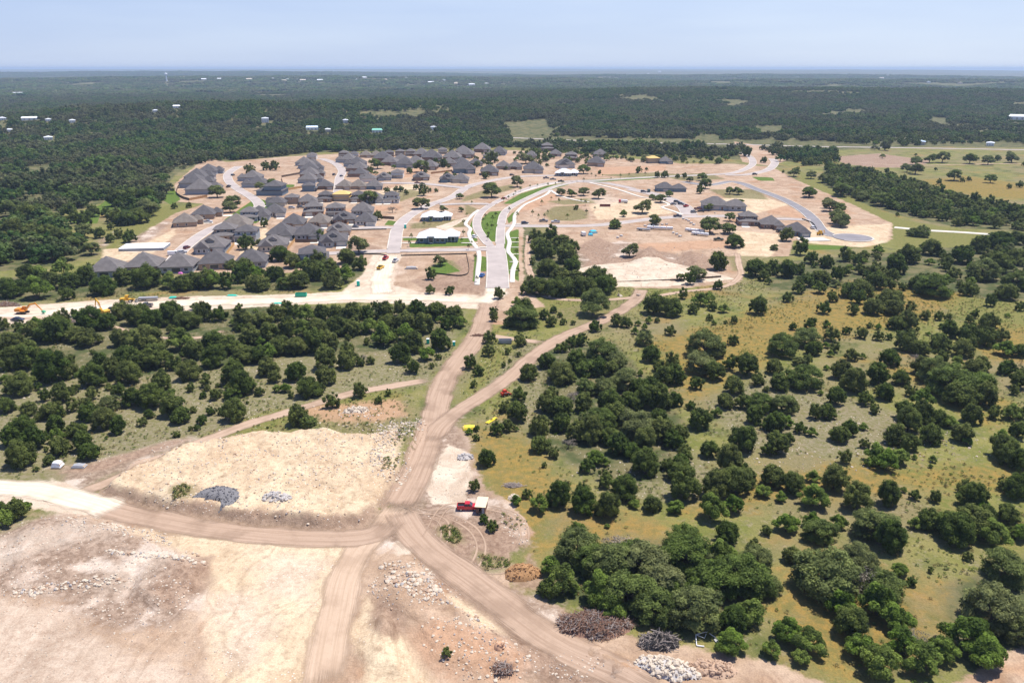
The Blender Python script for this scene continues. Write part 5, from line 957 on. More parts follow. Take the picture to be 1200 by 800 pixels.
def at(px, py, name, label, cat, rz=0.0, sc=1.0, dz=.05, group=None):
    x, y, z = ground_at(px, py); return tag(empty(name, (x, y, z + dz), R(rz), sc), label, cat, group)
def excavator(px, py, rz, mat, label, pose, bucket):
    e = at(px, py, 'excavator', label, 'excavator', rz)
    for s in (-1, 1):
        MB().prism([(-2.1, .25), (-1.8, 0), (1.8, 0), (2.1, .25), (2.1, .65), (1.8, .9), (-1.8, .9), (-2.1, .65)], s * 1.35 - .32, s * 1.35 + .32).obj('crawler_track', TRACKM, e)
    MB().tube([(0, 0, .75), (0, 0, 1.15)], 1.0, 14).obj('turntable', STEEL, e); MB().box(-2.6, 1.5, -1.4, 1.4, 1.15, 1.55).prism([(-2.7, 1.55), (-.4, 1.55), (-.4, 2.4), (-2.4, 2.5), (-2.75, 2.2)], -1.35, 1.35).obj('body', mat, e)
    c = MB().box(-.35, 1.4, .35, 1.35, 1.56, 3.0, .12).obj('cab', mat, e); MB().box(1.26, 1.42, .5, 1.2, 1.9, 2.8).box(-.1, 1.1, 1.31, 1.37, 1.95, 2.75).obj('cab_window', GLASS, c)
    a, b, d = pose; MB().tube([(1.2, -.2, 1.6), ((1.2 + a[0]) / 2, -.2, a[1] * .62 + 1.2), (a[0], -.2, a[1])], [.36, .42, .26], 6).obj('boom', mat, e); MB().tube([(a[0] - .35, -.2, a[1] + .3), (b[0], -.2, b[1])], [.3, .19], 6).obj('stick', mat, e)
    MB().prism([(b[0] - .2, b[1] + .15), (b[0] + .9, b[1] - .1), (b[0] + 1.1, b[1] - .8), (b[0] + .3, b[1] - 1.15), (b[0] - .35, b[1] - .6)], -.75, .4).obj('bucket', d, e)
    MB().tube([(1.3, .1, 1.5), ((1.2 + a[0]) / 2 + .2, .1, a[1] * .55 + .8)], .09, 6).obj('boom_cylinder', STEEL, e)
GBK = simple('green_attachment', (.12, .42, .24), .6, .15)
excavator(27, 367.5, 0, ORG, 'orange excavator with arm stretched right on the haul road', ((6.3, 4.6), (8.8, 1.4), GBK), None)
excavator(122, 369, 150, YEL, 'yellow excavator with raised arm behind the roadside junipers', ((4.6, 6.4), (5.8, 2.6), STEEL), None)
e = at(150, 354, 'wheel_loader', 'yellow wheel loader at the upper edge of the haul road', 'loader', 5)
MB().prism([(-3.2, .9), (-.2, .9), (-.2, 2.0), (-3.1, 1.9)], -1.1, 1.1).box(-.19, 1.6, -.9, .9, .8, 1.5).obj('body', YEL, e); c = MB().box(-.9, .7, -.8, .8, 2.02, 3.2, .12).obj('cab', YEL, e); MB().box(.55, .72, -.65, .65, 2.2, 3.0).obj('cab_window', GLASS, c)
MB().tube([(1.3, -.6, 1.3), (2.6, -.6, 1.5), (3.5, -.6, .7)], .16, 6).tube([(1.3, .6, 1.3), (2.6, .6, 1.5), (3.5, .6, .7)], .16, 6).obj('lift_arm', YEL, e); MB().prism([(3.4, .2), (4.6, .1), (4.3, .4), (3.7, .6), (3.9, 1.3), (3.4, 1.1)], -1.4, 1.4).obj('bucket', STEEL, e); wheels(e, (-2.1, 1.5), 1.35, .8, .55)
def trailer(px, py, rz, L, label, load, cat='trailer'):
    e = at(px, py, 'flatbed_trailer', label, cat, rz); MB().box(-L / 2, L / 2, -1.25, 1.25, .75, .95).box(L / 2, L / 2 + 1.2, -.12, .12, .75, .9).obj('deck', STEEL, e); wheels(e, (-L * .3, -L * .3 + 1.1), 1.2, .42)
    if load: load(e, L)
    return e
PIPE = simple('grey_pipe', (.36, .36, .37), .6, .12); CON = simple('cut_stone', (.66, .62, .56), .85, .15); PLK = simple('white_wrap', (.80, .80, .80), .5, .06)
def pipes(e, L):
    for k in range(3): MB().tube([(-L / 2 + .2, -.75 + .75 * k, 1.3), (L / 2 - .2, -.75 + .75 * k, 1.3)], .35, 10).obj('pipe', PIPE, e)
trailer(174, 352, 8, 8.5, 'low trailer loaded with grey pipes behind the loader', pipes)
def cargo(e, L):
    for k in range(4): MB().box(-L / 2 + .3 + k * L / 4, -L / 2 + (k + 1) * L / 4, -1.1, 1.1, .97, 2.0, .08).obj('bundle', PLK, e)
trailer(773, 269, -12, 17, 'long flatbed trailer of white bundles below the lot street', cargo); trailer(814, 272, -35, 13, 'flatbed trailer of white panels left of the big oak, upper one', cargo); trailer(820, 276, -32, 11, 'flatbed trailer of white panels left of the big oak, lower one', cargo); trailer(754, 270.5, -25, 9, 'grey boat-shaped trailer alone on the bare lot', pipes)
def pallet(px, py, rz, label, n=2, m_=CON):
    e = at(px, py, 'stone_pallet', label, 'pallet', rz, 1, .05, 'pallets of stone on the lots'); MB().box(-.9, .9, -.8, .8, 0, .15).obj('pallet_base', STUD, e)
    MB().box(-.85, -.02, -.75, .75, .16, 1.0, .04).box(.02, .85, -.75, .75, .16, .9, .04).obj('stone_block', m_, e)
PL = [(756 + 5 * i, 265.2 - .35 * i) for i in range(6)] + [(801, 257), (804.5, 258), (807, 259.5), (810, 262), (813, 264)] + [(789, 273.5), (793, 275), (797, 277.5)] + [(728, 277), (724, 279)]
for i, (a, b) in enumerate(PL):
    g_ = ('left of the long flatbed trailer', 0) if i < 6 else ('below the parking street', 6) if i < 11 else ('in middle of the bare lot', 11) if i < 14 else ('near the white van', 14)
    pallet(a, b, i * 23, 'pale stone pallet, %s from left %s' % (ordn(i - g_[1]), g_[0]), 2)
# dumpsters, tarps, cabins
def dumpster(px, py, rz, mat, label, L=6.0, h=1.6):
    e = at(px, py, 'dumpster', label, 'dumpster', rz); m = MB()
    m.box(-L / 2, L / 2, -1.15, -1.07, .2, h).box(-L / 2, L / 2, 1.07, 1.15, .2, h).box(-L / 2, -L / 2 + .08, -1.069, 1.069, .2, h).box(L / 2 - .08, L / 2, -1.069, 1.069, .2, h).box(-L / 2, L / 2, -1.069, 1.069, .12, .199); m.obj('bin', mat, e); r = MB()
    for k in range(5):
        x = -L / 2 + .5 + k * (L - 1) / 4
        for s in (-1.2, 1.2): r.box(x - .06, x + .06, s - .047, s + .047, .2, h - .05)
    r.obj('rib_row', mat, e); MB().box(-L / 2, L / 2, -.7, -.55, 0, .119).box(-L / 2, L / 2, .55, .7, 0, .119).obj('skid', STEEL, e)
dumpster(709, 242, 0, PN['maroon'], 'dark red skip on the dusty lot by the oaks', 8); dumpster(592, 402, 0, PIPE, 'grey metal skip beside the dirt link under a juniper', 5, 1.5)
dumpster(353, 347.5, 2, simple('teal_green_paint', (.04, .42, .27), .6, .1), 'bright green skip at the edge of the haul road', 5, 1.7)
e = at(730, 238, 'dump_truck', 'white dump truck with red cab beside the stone yard', 'truck', 170); MB().box(1.6, 3.4, -1.15, 1.15, .7, 2.6, .1).obj('cab', PN['red'], e); MB().box(3.28, 3.42, -.9, .9, 1.6, 2.35).obj('windscreen', GLASS, e); MB().prism([(-3.8, 1.2), (1.4, 1.1), (1.4, 2.7), (-3.4, 2.5)], -1.2, 1.2).obj('tipper_body', PN['white'], e); MB().box(-3.7, 3.2, -.6, .6, .55, .95).obj('chassis', STEEL, e); wheels(e, (-2.8, -1.6, 2.4), 1.15, .5, .35)
TARP = {'cyan': simple('cyan_tarp', (.03, .50, .72), .6, .1), 'teal': simple('teal_plastic', (.02, .56, .43), .5, .1), 'yellow': simple('yellow_pipe', (.85, .66, .05), .5, .1), 'red': simple('red_machine', (.55, .06, .03), .5, .1), 'pink': simple('pink_plastic', (.75, .22, .55), .5, .08)}
def toilet(px, py, mat, label, name='portable_toilet', cat='portable toilet', s=1.0):
    e = at(px, py, name, label, cat, 10, s); MB().box(-.6, .6, -.6, .6, .1, 2.1).obj('booth', mat, e); MB().hip(-.66, .66, -.66, .66, 2.16, .22, .3, .05).obj('roof', FR, e); MB().box(-.35, .35, -.64, -.605, .2, 1.95).obj('door', mat, e); MB().box(-.6, .6, -.65, .6, 0, .099).obj('skid', STEEL, e)
toilet(475, 267.5, TARP['teal'], 'teal portable toilet beside the bending street', s=1.2); toilet(517, 395, TARP['teal'], 'teal portable toilet among junipers, upper one'); toilet(501.5, 402.5, TARP['teal'], 'teal portable toilet among junipers, left one', s=.9); toilet(532, 405, TARP['teal'], 'teal portable toilet among junipers, right one', s=.8); toilet(420, 335, TARP['teal'], 'teal portable toilet on the bare ground by the ramp', s=1.2)
def tarped(px, py, mat, w, d, h, label, rz=0):
    e = at(px, py, 'tarp_covered_stack', label, 'tarp', rz); MB().box(-w / 2, w / 2, -d / 2, d / 2, 0, h * .55).obj('crate', STUD, e); q = MB(); n = 7; rg_ = random.Random(int(px))
    vs = [(-w / 2 - .2 + (w + .4) * i / n, -d / 2 - .2 + (d + .4) * j / n, (h * (.62 + .3 * math.sin(2.4 * i / n + .4) * math.sin(3 * j / n)) + rg_.uniform(-.08, .08)) if 0 < i < n and 0 < j < n else h * .15) for j in range(n + 1) for i in range(n + 1)]
    q.add(vs, [(j * (n + 1) + i, j * (n + 1) + i + 1, (j + 1) * (n + 1) + i + 1, (j + 1) * (n + 1) + i) for j in range(n) for i in range(n)]); q.obj('tarp', mat, e)
tarped(695, 273, TARP['cyan'], 4.2, 4, 2.0, 'bright blue tarp over a stack, upper one by the white van', 20); tarped(692, 276, TARP['cyan'], 2.6, 2.6, 1.6, 'small bright blue tarp below the larger blue tarp', 10); tarped(482, 315, PIPE, 6.5, 2.4, 1.4, 'silver tarp over a long boat-shaped load by the silt fence', 3); tarped(272, 346.5, TARP['teal'], 4.5, 1.2, .5, 'flat green tarp on the haul road edge, left one', 0); tarped(326, 355.5, TARP['teal'], 4, 1.0, .4, 'thin green tarp on the haul road edge, right one', 0); tarped(203, 349.5, TARP['teal'], 3.5, 1.6, .9, 'small green tarp half hidden by trees at the haul road', 0)
tarped(550, 502, TARP['yellow'], 3.6, 2.0, 1.0, 'crumpled yellow sheet at the meadow edge', 10); tarped(68, 547, PLK, 2.2, 1.8, 2.0, 'white bulk bag beside the left scrub track', 0); tarped(93, 547, PIPE, 3.2, 1.6, 1.0, 'grey heap of plastic next to the white bulk bag', 0); tarped(211.5, 321, TARP['pink'], 1.8, 1.2, 1.0, 'pink plastic play thing behind the third front house', 0)
e = at(576, 493, 'pipe_bundle', 'bundle of yellow pipes lying in the meadow by a juniper', 'pipes', 55)
for k in range(5): MB().tube([(-2.4, -.5 + .25 * k, .14), (2.4, -.4 + .2 * k, .14)], .12, 6).obj('pipe', TARP['yellow'], e)
e = at(592, 463.5, 'skid_loader', 'red compact machine beside the rutted fork road', 'loader', 35); MB().prism([(-1.4, .4), (1.1, .4), (1.2, 1.0), (.2, 1.2), (-1.4, 1.3)], -.7, .7).obj('body', TARP['red'], e); MB().box(-.8, .4, -.62, .62, 1.31, 2.1, .1).obj('cab', TARP['red'], e); MB().prism([(1.4, .1), (2.2, .05), (2.0, .5), (1.4, .8)], -.9, .9).obj('bucket', TARP['red'], e); MB().tube([(-.9, -.78, 1.3), (.8, -.78, 1.1), (1.5, -.7, .5)], .1, 5).tube([(-.9, .78, 1.3), (.8, .78, 1.1), (1.5, .7, .5)], .1, 5).obj('lift_arm', STEEL, e); wheels(e, (-.8, .7), .95, .4, .24)
# wooden site shed
SH = simple('shed_wood', (.20, .105, .07), .9, .25, 3); PLY = simple('plywood_roof', (.74, .60, .40), .85, .12, 1.0)
e = at(564.6, 597, 'site_shed', 'brown wooden site shed with pale plywood roof and open door', 'shed', -8, .8)
MB().box(-1.35, -.42, -2.4, -2.3, 0, 2.35).box(.42, 1.35, -2.4, -2.3, 0, 2.35).box(-.419, .419, -2.4, -2.3, 2.0, 2.35).box(-1.35, 1.35, 2.3, 2.4, 0, 2.35).box(-1.35, -1.25, -2.299, 2.299, 0, 2.35).box(1.25, 1.35, -2.299, 2.299, 0, 2.35).obj('wall', SH, e)
MB().add([(-1.65, -2.9, 2.42), (1.65, -2.9, 2.42), (1.65, 2.7, 2.75), (-1.65, 2.7, 2.75), (-1.65, -2.9, 2.52), (1.65, -2.9, 2.52), (1.65, 2.7, 2.85), (-1.65, 2.7, 2.85)], [(3, 2, 1, 0), (4, 5, 6, 7), (0, 1, 5, 4), (1, 2, 6, 5), (2, 3, 7, 6), (3, 0, 4, 7)]).obj('roof', PLY, e)
MB().box(.45, 1.2, -2.48, -2.41, .1, 2.0).obj('door', PIPE, e); MB().box(-1.2, 1.2, -2.29, 2.29, .02, .1).obj('floor', STUD, e)
# long white foundation slab with its forms
x, y, z = ground_at(170, 291); e = tag(empty('foundation_slab', (x, y, z), R(7)), 'long white house foundation slab on the bare left lot', 'foundation'); MB().box(-12.5, 12.5, -7, 7, -.2, 1.5).obj('footing', WL['b'][1], e); MB().box(-12.6, 12.6, -7.1, 7.1, 1.503, 1.6).obj('slab', simple('fresh_concrete', (.80, .81, .82), .7, .05), e)
x, y, z = ground_at(953, 281); e = tag(empty('foundation_slab', (x, y, z), R(8)), 'low grey foundation outline beside the turning circle', 'foundation'); MB().box(-9, 9, -5, 5, -.2, .35).obj('footing', CON, e); MB().box(-8.8, 8.8, -4.8, 4.8, .353, .42).obj('slab', M_CONC, e)
e = at(961, 275.5, 'skid_loader', 'yellow compact digger beside the foundation outline', 'loader', 20, 1.4); MB().prism([(-1.4, .4), (1.1, .4), (1.2, 1.0), (.2, 1.2), (-1.4, 1.3)], -.7, .7).obj('body', YEL, e); MB().box(-.8, .4, -.62, .62, 1.31, 2.1, .1).obj('cab', YEL, e); MB().tube([(.8, 0, 1.1), (2.0, 0, 2.2), (2.6, 0, .6)], .14, 5).obj('boom', YEL, e); wheels(e, (-.8, .7), .95, .4, .24)
# bent white frame by the trees
e = at(826, 750, 'metal_frame', 'bent white pipe frame lying in grass beside the oaks', 'frame', 15); q = MB(); q.tube([(-2.2, -1, .12), (-1.2, 1.3, .5), (1.2, 1.5, .5), (2.4, -.6, .15)], .09, 6).tube([(-2.2, -1, .12), (-1.0, -1.6, .12)], .13, 6).tube([(-1.2, 1.3, .5), (0, .2, .3), (1.2, 1.5, .5)], .07, 6); q.obj('pipe_loop', PLK, e); MB().box(1.6, 2.7, -1.1, -.3, .05, .18).obj('plate', PIPE, e)
# ------------------------------------------------------------------ heaps
def stone_m(name, a, b):
    g = M(name, .9, .1); oi = g.n('ShaderNodeObjectInfo').outputs['Random']; g.col(g.mix(g.noise(g.pos(), 1.5, 4), g.mix(oi, a, b), g.mix(oi, tuple(k * .8 for k in b), a))); return g.m
LST = stone_m('limestone', (.66, .575, .46), (.54, .43, .32)); GST = stone_m('grey_rock', (.42, .39, .37), (.58, .53, .48)); DST = stone_m('dark_gravel', (.17, .163, .168), (.23, .22, .22)); BST = stone_m('brown_rock', (.42, .28, .19), (.52, .37, .26))
def rock_vs(rg_): return ICO_V * np.array([rg_.uniform(.7, 1.3), rg_.uniform(.6, 1.1), rg_.uniform(.5, .9)]) * np.array([[rg_.uniform(.75, 1.2)] for _ in ICO_V])
ROCKS = [MB().add(rock_vs(random.Random(900 + i)).tolist(), ICO_F) for i in range(5)]
def heap(px, py, w, d, h, mat, label, name, cat, n=260, r=(.15, .45), rz=0, shape=None, base=True, seed=1, basemat=None):
    e = at(px, py, name, label, cat, rz, 1, 0); rg_ = random.Random(seed); q = MB(); ca, sa = math.cos(R(rz)), math.sin(R(rz)); N = 22; gx_, gy_ = np.meshgrid(np.linspace(-w / 2, w / 2, N + 1), np.linspace(-d / 2, d / 2, N + 1)); GZ = hgt(e.location.x + gx_ * ca - gy_ * sa, e.location.y + gx_ * sa + gy_ * ca) - e.location.z
    gz = lambda x_, y_: float(GZ[int(round((y_ / d + .5) * N)), int(round((x_ / w + .5) * N))])
    hh = lambda u, v: h * max(0, 1 - (u * u + v * v) * (.8 + 1.5 * float(vn(np.array([u * 1.6 + 9]), np.array([v * 1.6 + 9]), 1.0, seed + 5)[0]))) ** .8 * (.75 + .5 * float(vn(np.array([u * 3.0]), np.array([v * 3.0]), 1.0, seed)[0])) if shape is None else shape(u, v) * h
    N = 22
    if base:
        b = MB(); vs = [(w / 2 * (2 * i / N - 1), d / 2 * (2 * j / N - 1), hh(2 * i / N - 1, 2 * j / N - 1) - .06 + rg_.uniform(-.06, .06) * min(1, h) * (hh(2 * i / N - 1, 2 * j / N - 1) > 0) + gz(w / 2 * (2 * i / N - 1), d / 2 * (2 * j / N - 1))) for j in range(N + 1) for i in range(N + 1)]
        b.add(vs, [(j * (N + 1) + i, j * (N + 1) + i + 1, (j + 1) * (N + 1) + i + 1, (j + 1) * (N + 1) + i) for j in range(N) for i in range(N) if hh(2 * (i + .5) / N - 1, 2 * (j + .5) / N - 1) > 0]); b.obj('mass', basemat or mat, e, True)
    for _ in range(n):
        u, v = rg_.uniform(-1, 1), rg_.uniform(-1, 1); z = hh(u, v)
        if z <= .02 * h: continue
        g0 = gz(u * w / 2, v * d / 2); s = (r[0] * .8 + (r[1] * 1.5 - r[0] * .8) * rg_.random() ** 2.6); M_ = Matrix.Rotation(rg_.uniform(0, 6.28), 3, 'Z') @ Matrix.Rotation(rg_.uniform(0, 3), 3, 'X'); rk = rg_.choice(ROCKS); q.add([tuple(M_ @ Vector(p) * s + Vector((u * w / 2, v * d / 2, z + s * .1 + g0))) for p in rk.v], rk.f)
    k = q.obj('loose_rock', mat, e); tag(k, None, None, None, 'stuff'); return e
def cres(u, v):
    if (u + .2) ** 2 + (v + .7) ** 2 < .42 or (u < -.45 and v < .1): return 0
    return max(0, 1 - u * u - (v * .95) ** 2) ** .6
heap(252, 585, 11.5, 9.5, .9, DST, 'dark grey crescent heap of gravel on the limestone mound', 'gravel_heap', 'gravel', 500, (.1, .22), 0, cres, seed=3)
heap(325, 583, 9, 4, .8, GST, 'low heap of white and grey stones right of the dark gravel', 'stone_heap', 'stones', 240, (.18, .42), -10, seed=4, basemat=LST); heap(416, 481, 10, 4.5, .9, LST, 'white stone heap beside two junipers behind the mound', 'stone_heap', 'stones', 220, (.2, .5), 5, seed=5); heap(545, 536, 6, 4.5, .9, GST, 'grey rubble heap at the white clearing edge', 'stone_heap', 'stones', 170, (.15, .4), 5, seed=6)
heap(783, 784, 14, 7.5, 1.7, LST, 'broken white rock heap at the bottom beside the oaks', 'rubble_heap', 'rubble', 620, (.15, .42), -20, seed=7, basemat=GST); heap(835, 786, 11, 6, 1.2, BST, 'reddish brown spoil heap right of the white rock heap', 'rubble_heap', 'rubble', 420, (.12, .4), -10, seed=8)
heap(612, 673, 10, 7, 1.9, simple('shredded_mulch', (.40, .225, .105), .95, .35, 4, bump=.6), 'orange-brown mulch heap at the dirt road bend', 'mulch_heap', 'mulch', 500, (.08, .22), 0, seed=9)
heap(585, 758, 2.6, 2, 1.0, simple('orange_boulder_stone', (.60, .36, .22), .9, .2), 'orange boulder on the red rubble slope', 'boulder', 'boulder', 14, (.3, .6), 0, seed=10); heap(602, 584, 4, 3.4, .9, LST, 'pale heap of stones with weeds right of the shed', 'stone_heap', 'stones', 90, (.12, .35), 0, seed=11)
for i, (a, b) in enumerate([(644, 348), (748, 346.5), (725, 346.5), (727, 347), (683, 347), (838, 250)]): heap(a, b, 2.0, 1.6, .9, LST, ['white boulder by the thicket track', 'white boulder at the fork start', 'left one of two white boulders below the thicket', 'right one of two white boulders below the thicket', 'small white boulder at thicket foot', 'white boulder by the oak pair'][i], 'boulder', 'boulder', 8, (.3, .55), 0, seed=20 + i)
def brush(px, py, w, d, h, mats, n, label, seed):
    e = at(px, py, 'brush_heap', label, 'brush heap', 0, 1, 0); rg_ = random.Random(seed)
    for mi, mt in enumerate(mats):
        q = MB()
        for _ in range(n // len(mats)):
            u, v = rg_.uniform(-1, 1), rg_.uniform(-1, 1)
            if u * u + v * v > .35 + .65 * float(vn(np.array([math.atan2(v, u) * 2 + 20.0]), np.array([seed * 3.0]), 1.0, seed)[0]) * 1.6: continue
            z = h * max(.05, 1 - u * u - v * v) ** .7 * (.7 + .6 * float(vn(np.array([u * 2.0]), np.array([v * 2.0]), 1.0, seed)[0])) * rg_.uniform(.1, 1); a = rg_.uniform(0, 6.28); t = rg_.uniform(-.5, .7); L = rg_.uniform(.5, 1.5) + 2.2 * rg_.random() ** 5; dv_ = Vector((math.cos(a) * math.cos(t), math.sin(a) * math.cos(t), math.sin(t))); p = Vector((u * w / 2, v * d / 2, z + .05))
            if (p - dv_ * L * .5).z < .02: dv_.z = abs(dv_.z) * .3; p.z += .2
            q.tube([p - dv_ * L * .5, p + Vector((rg_.uniform(-.15, .15), rg_.uniform(-.15, .15), rg_.uniform(-.1, .15))), p + dv_ * L * .5], [rg_.uniform(.04, .11), .05, .02], 4, False)
        tag(q.obj('branch_tangle', mt, e), None, None, None, 'stuff')
    b = MB(); N = 14; b.add([(w * .46 * (2 * i / N - 1), d * .46 * (2 * j / N - 1), h * .5 * max(0, 1 - (2 * i / N - 1) ** 2 - (2 * j / N - 1) ** 2) ** .7 * rg_.uniform(.8, 1.2) - .03) for j in range(N + 1) for i in range(N + 1)], [(j * (N + 1) + i, j * (N + 1) + i + 1, (j + 1) * (N + 1) + i + 1, (j + 1) * (N + 1) + i) for j in range(N) for i in range(N)]); b.obj('litter', mats[0], e, True)
BR = simple('red_brown_branches', (.25, .145, .10), .95, .35, 2); BG = simple('grey_branches', (.36, .30, .26), .95, .25, 2); BK = simple('charred_branches', (.06, .055, .055), .95, .3, 2)
brush(697, 733, 14.5, 8, 2.4, (BR, BG, BR), 2600, 'big tangled heap of red-brown cut branches before the oaks', 1); brush(772, 753, 8, 5, 1.5, (BK, BG), 800, 'dark charred branch heap under the oaks', 2); brush(590, 784, 3.5, 2.5, 1.0, (BR, BG), 260, 'small brown branch heap at the bottom slope', 3); brush(8, 358, 13, 4, 1.8, (BR, BG), 700, 'purplish branch heap at left end of the strip wood', 4); brush(560, 393.5, 5, 2, .8, (BR,), 160, 'low branch heap on the bank left of the dirt link', 5); brush(85, 377, 9, 2.5, 1.2, (BG, BR), 300, 'grey branch heap below the haul road, right of the dark car', 6); brush(213, 350, 8, 2, 1, (BR,), 240, 'brown branch heap above the haul road by the front houses', 7); brush(601, 569, 5, 2.4, .6, (BG,), 160, 'thin grey branch litter on the golden grass', 8)
# loose stones
RK = [MB().add(rock_vs(random.Random(700 + i)).tolist(), ICO_F).mesh('stone', LST if i < 3 else GST if i == 3 else BST) for i in range(5)]
STN = []
for pl, n, lo, hi in (('10,692 60,684 140,676 146,686 70,696 20,702', 420, .14, .5), ('120,646 190,650 246,656 249,668 180,660 125,655', 420, .14, .5), ('40,606 95,600 180,622 240,650 230,655 150,625 60,615', 400, .12, .42), ('440,655 500,660 520,700 500,720 450,690', 300, .15, .6), ('500,700 560,720 570,745 520,740', 260, .15, .55), (LAYERS['cream'][0], 2600, .10, .34), ('440,500 500,490 500,510 478,565 450,590 430,560', 1100, .14, .45), ('-20,628 40,606 90,600 180,625 245,655 242,690 215,715 150,740 60,720 -20,700', 1500, .06, .26), ('425,690 450,652 490,648 530,690 600,745 640,790 600,800 540,800 490,760', 1500, .07, .34), ('0,690 240,720 300,800 0,800', 700, .06, .2),
                      ('500,540 552,540 552,592 505,592', 160, .08, .25), ('330,508 400,478 470,480 498,492 450,515', 380, .1, .4), ('640,760 760,775 780,800 640,800', 260, .08, .25), ('575,595 622,605 622,640 600,640', 160, .08, .3), ('0,440 300,430 480,400 480,450 300,500 100,560', 500, .1, .4), ('640,560 900,500 1100,480 1180,540 900,560', 700, .1, .35), ('670,290 850,290 850,330 680,330', 300, .15, .5), ('60,605 200,622 200,640 70,620', 500, .1, .35)):
    P = W(pl); A = np.array(P); lo_, hi_ = A.min(0), A.max(0); x = RNG.uniform(lo_[0], hi_[0], n * 3); y = RNG.uniform(lo_[1], hi_[1], n * 3); m = (sdf(P, x, y) > .5) & (vn(x, y, 9, 5) + .35 * RNG.random(len(x)) > .58); x, y = x[m][:n], y[m][:n]
    s = lo * .8 + (hi * 1.15 - lo * .8) * RNG.random(len(x)) ** 3.2; STN.append(np.stack([x, y, hgt(x, y) + s * .15, s, s, RNG.random(len(x)) * 6.28, RNG.choice([0, 1, 2, 3, 4], len(x), p=[.24, .24, .22, .18, .12])], 1))
stuff('loose_stones', np.concatenate(STN), RK, 'loose limestone rubble strewn over the spoil ground', 'stones')
# ------------------------------------------------------------------ planted street trees
SC = [crown_mesh('crown', clumps_bush(600 + i, 12), 260, .05, L_JUN if i % 2 else L_GRN, 600 + i, .5) for i in range(3)]; ST_ = []
for i in range(3):
    m = MB(); m.tube([(0, 0, -.05), (0, 0, .45), (.02, 0, .9)], [.03, .02, .01], 5)
    for a in range(3): m.tube([(0, 0, .4), (.16 * math.cos(a * 2.1), .16 * math.sin(a * 2.1), .75)], [.012, .005], 4)
    ST_.append(m.mesh('trunk', BARK))
SAP = [('on the teardrop median', [(581, 255), (577, 260), (566, 261), (571, 268), (576.5, 269), (572.5, 277.5), (572, 282), (569, 256)]), ('on the upper median', [(590, 237), (596, 234), (602, 231), (604, 227.5), (610, 225), (621, 221), (630, 219.5), (642, 219), (651, 217.5), (659, 216)]), ('on the left verge', [(547, 254), (543.5, 264), (543, 277), (541, 284.5), (553, 240), (559, 330.5), (557, 305)]), ('on the right verge', [(597, 249), (606, 256), (606, 285), (605.5, 300), (607, 322)]), ('along the far junction footpath', [(698, 209), (706, 207.5), (716, 211), (727, 209), (737, 206.5), (684, 213.5), (693, 207), (756, 206)]), ('around the round grassy patch', [(635, 241), (646, 234.5), (655, 239), (624, 253), (631, 256), (638, 256), (665, 257), (687, 252), (697, 247), (686, 241), (681, 238), (642, 251)]), ('by the white houses', [(482, 281.5), (480, 289), (497, 266), (505, 263), (553, 287), (549, 293)])]
for zn, L in SAP:
    for i, (px, py) in enumerate(sorted(L)):
        x, y, z = ground_at(px, py); hgt_ = rg.uniform(2.6, 4.6); e = tag(empty('young_tree', (x, y, z), rg.uniform(0, 6), (hgt_ * .75, hgt_ * .75, hgt_)), 'young planted tree, %s from left %s' % (ordn(i), zn), 'young tree', 'young planted street trees'); v = rg.randrange(3); put('trunk', ST_[v], e); c = put('crown', SC[v], e); c.location.z = .32
# ================================================================== LIGHT AND AIR
AZ, EL = R(54), R(69)
wd = bpy.data.worlds.new('World'); S.world = wd; wd.use_nodes = True; t = wd.node_tree; t.nodes.clear()
sk = t.nodes.new('ShaderNodeTexSky'); sk.sky_type = 'NISHITA'; sk.sun_disc = False; sk.sun_elevation = EL; sk.sun_rotation = AZ; sk.altitude = 300; sk.air_density = 1.0; sk.dust_density = 0.2; sk.ozone_density = 2.0
bg = t.nodes.new('ShaderNodeBackground'); bg.inputs[1].default_value = .098; ow = t.nodes.new('ShaderNodeOutputWorld'); mx = t.nodes.new('ShaderNodeMix'); mx.data_type = 'RGBA'; mx.blend_type = 'MULTIPLY'; mx.inputs[0].default_value = 1; mx.inputs[7].default_value = (.80, .84, 1.12, 1); t.links.new(sk.outputs[0], mx.inputs[6]); 
tc = t.nodes.new('ShaderNodeTexCoord'); sx = t.nodes.new('ShaderNodeSeparateXYZ'); t.links.new(tc.outputs['Generated'], sx.inputs[0])
mr = t.nodes.new('ShaderNodeMapRange'); mr.interpolation_type = 'SMOOTHSTEP'; t.links.new(sx.outputs[2], mr.inputs[0]); mr.inputs[1].default_value = 0.0; mr.inputs[2].default_value = .5; mr.inputs[3].default_value = .82; mr.inputs[4].default_value = 0
mp = t.nodes.new('ShaderNodeMapping'); mp.inputs['Scale'].default_value = (2, 2, 16); t.links.new(tc.outputs['Generated'], mp.inputs[0]); cn = t.nodes.new('ShaderNodeTexNoise'); cn.inputs['Scale'].default_value = 1.2; cn.inputs['Detail'].default_value = 5; t.links.new(mp.outputs[0], cn.inputs[0])
cr = t.nodes.new('ShaderNodeMapRange'); t.links.new(cn.outputs[0], cr.inputs[0]); cr.inputs[1].default_value = .42; cr.inputs[2].default_value = .8
m3 = t.nodes.new('ShaderNodeMix'); m3.data_type = 'RGBA'; m3.inputs[6].default_value = (3.6, 4.4, 6.1, 1); m3.inputs[7].default_value = (5.3, 6.0, 7.0, 1); mx2 = t.nodes.new('ShaderNodeMapRange'); t.links.new(sx.outputs[0], mx2.inputs[0]); mx2.inputs[1].default_value = -.55; mx2.inputs[2].default_value = .55
ad = t.nodes.new('ShaderNodeMath'); ad.operation = 'MULTIPLY_ADD'; t.links.new(cr.outputs[0], ad.inputs[0]); ad.inputs[1].default_value = .55; ad.use_clamp = True
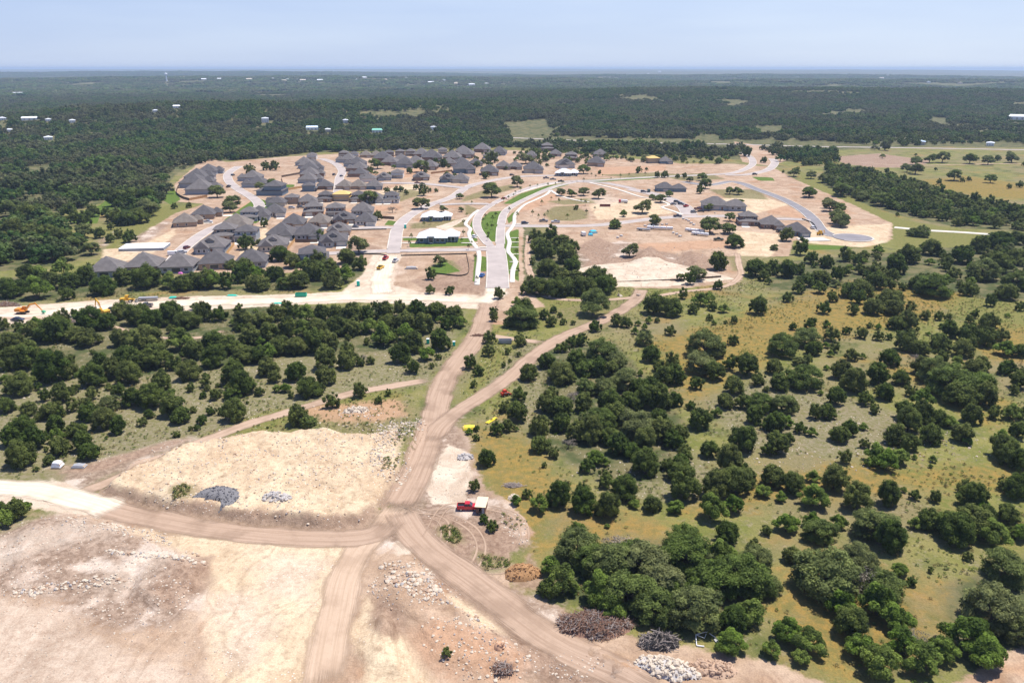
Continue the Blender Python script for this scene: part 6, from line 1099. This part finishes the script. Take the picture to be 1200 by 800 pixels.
hf = t.nodes.new('ShaderNodeMath'); hf.operation = 'MULTIPLY_ADD'; t.links.new(mx2.outputs[0], hf.inputs[0]); hf.inputs[1].default_value = .6; hf.inputs[2].default_value = -.08; t.links.new(hf.outputs[0], ad.inputs[2]); t.links.new(ad.outputs[0], m3.inputs[0])
m2 = t.nodes.new('ShaderNodeMix'); m2.data_type = 'RGBA'; t.links.new(mr.outputs[0], m2.inputs[0]); t.links.new(mx.outputs[2], m2.inputs[6]); t.links.new(m3.outputs[2], m2.inputs[7]); t.links.new(m2.outputs[2], bg.inputs[0]); t.links.new(bg.outputs[0], ow.inputs[0])
ld = bpy.data.lights.new('sun', 'SUN'); ld.energy = 4.3; ld.angle = R(.53); ld.color = (1, .955, .88); sun = bpy.data.objects.new('sun', ld); COL.objects.link(sun)
dv = Vector((math.sin(AZ) * math.cos(EL), math.cos(AZ) * math.cos(EL), math.sin(EL))); sun.rotation_euler = dv.to_track_quat('Z', 'Y').to_euler(); sun.location = (200, 200, 400)
hm = bpy.data.materials.new('haze_air'); hm.use_nodes = True; ht = hm.node_tree; ht.nodes.clear(); ho = ht.nodes.new('ShaderNodeOutputMaterial'); hv = ht.nodes.new('ShaderNodeVolumePrincipled')
hv.inputs['Color'].default_value = (.63, .79, 1.0, 1); hv.inputs['Density'].default_value = 7.5e-5; hv.inputs['Anisotropy'].default_value = .1; ht.links.new(hv.outputs[0], ho.inputs['Volume'])
hb = MB().box(-35500, 35500, -600, 35500, -40, 122).obj('haze', hm); tag(hb, 'thin blue haze over the far hills', 'haze', None, 'stuff')
S.view_settings.view_transform = 'Standard'; S.view_settings.look = 'None'; S.view_settings.exposure = 0.55; S.view_settings.gamma = 1.0
S.render.engine = 'CYCLES'; cy = S.cycles; cy.use_denoising = True; cy.denoiser = 'OPENIMAGEDENOISE'; cy.max_bounces = 5; cy.diffuse_bounces = 3; cy.glossy_bounces = 2; cy.transmission_bounces = 3; cy.volume_bounces = 0; cy.transparent_max_bounces = 8
cy.use_adaptive_sampling = False; cy.caustics_reflective = False; cy.caustics_refractive = False
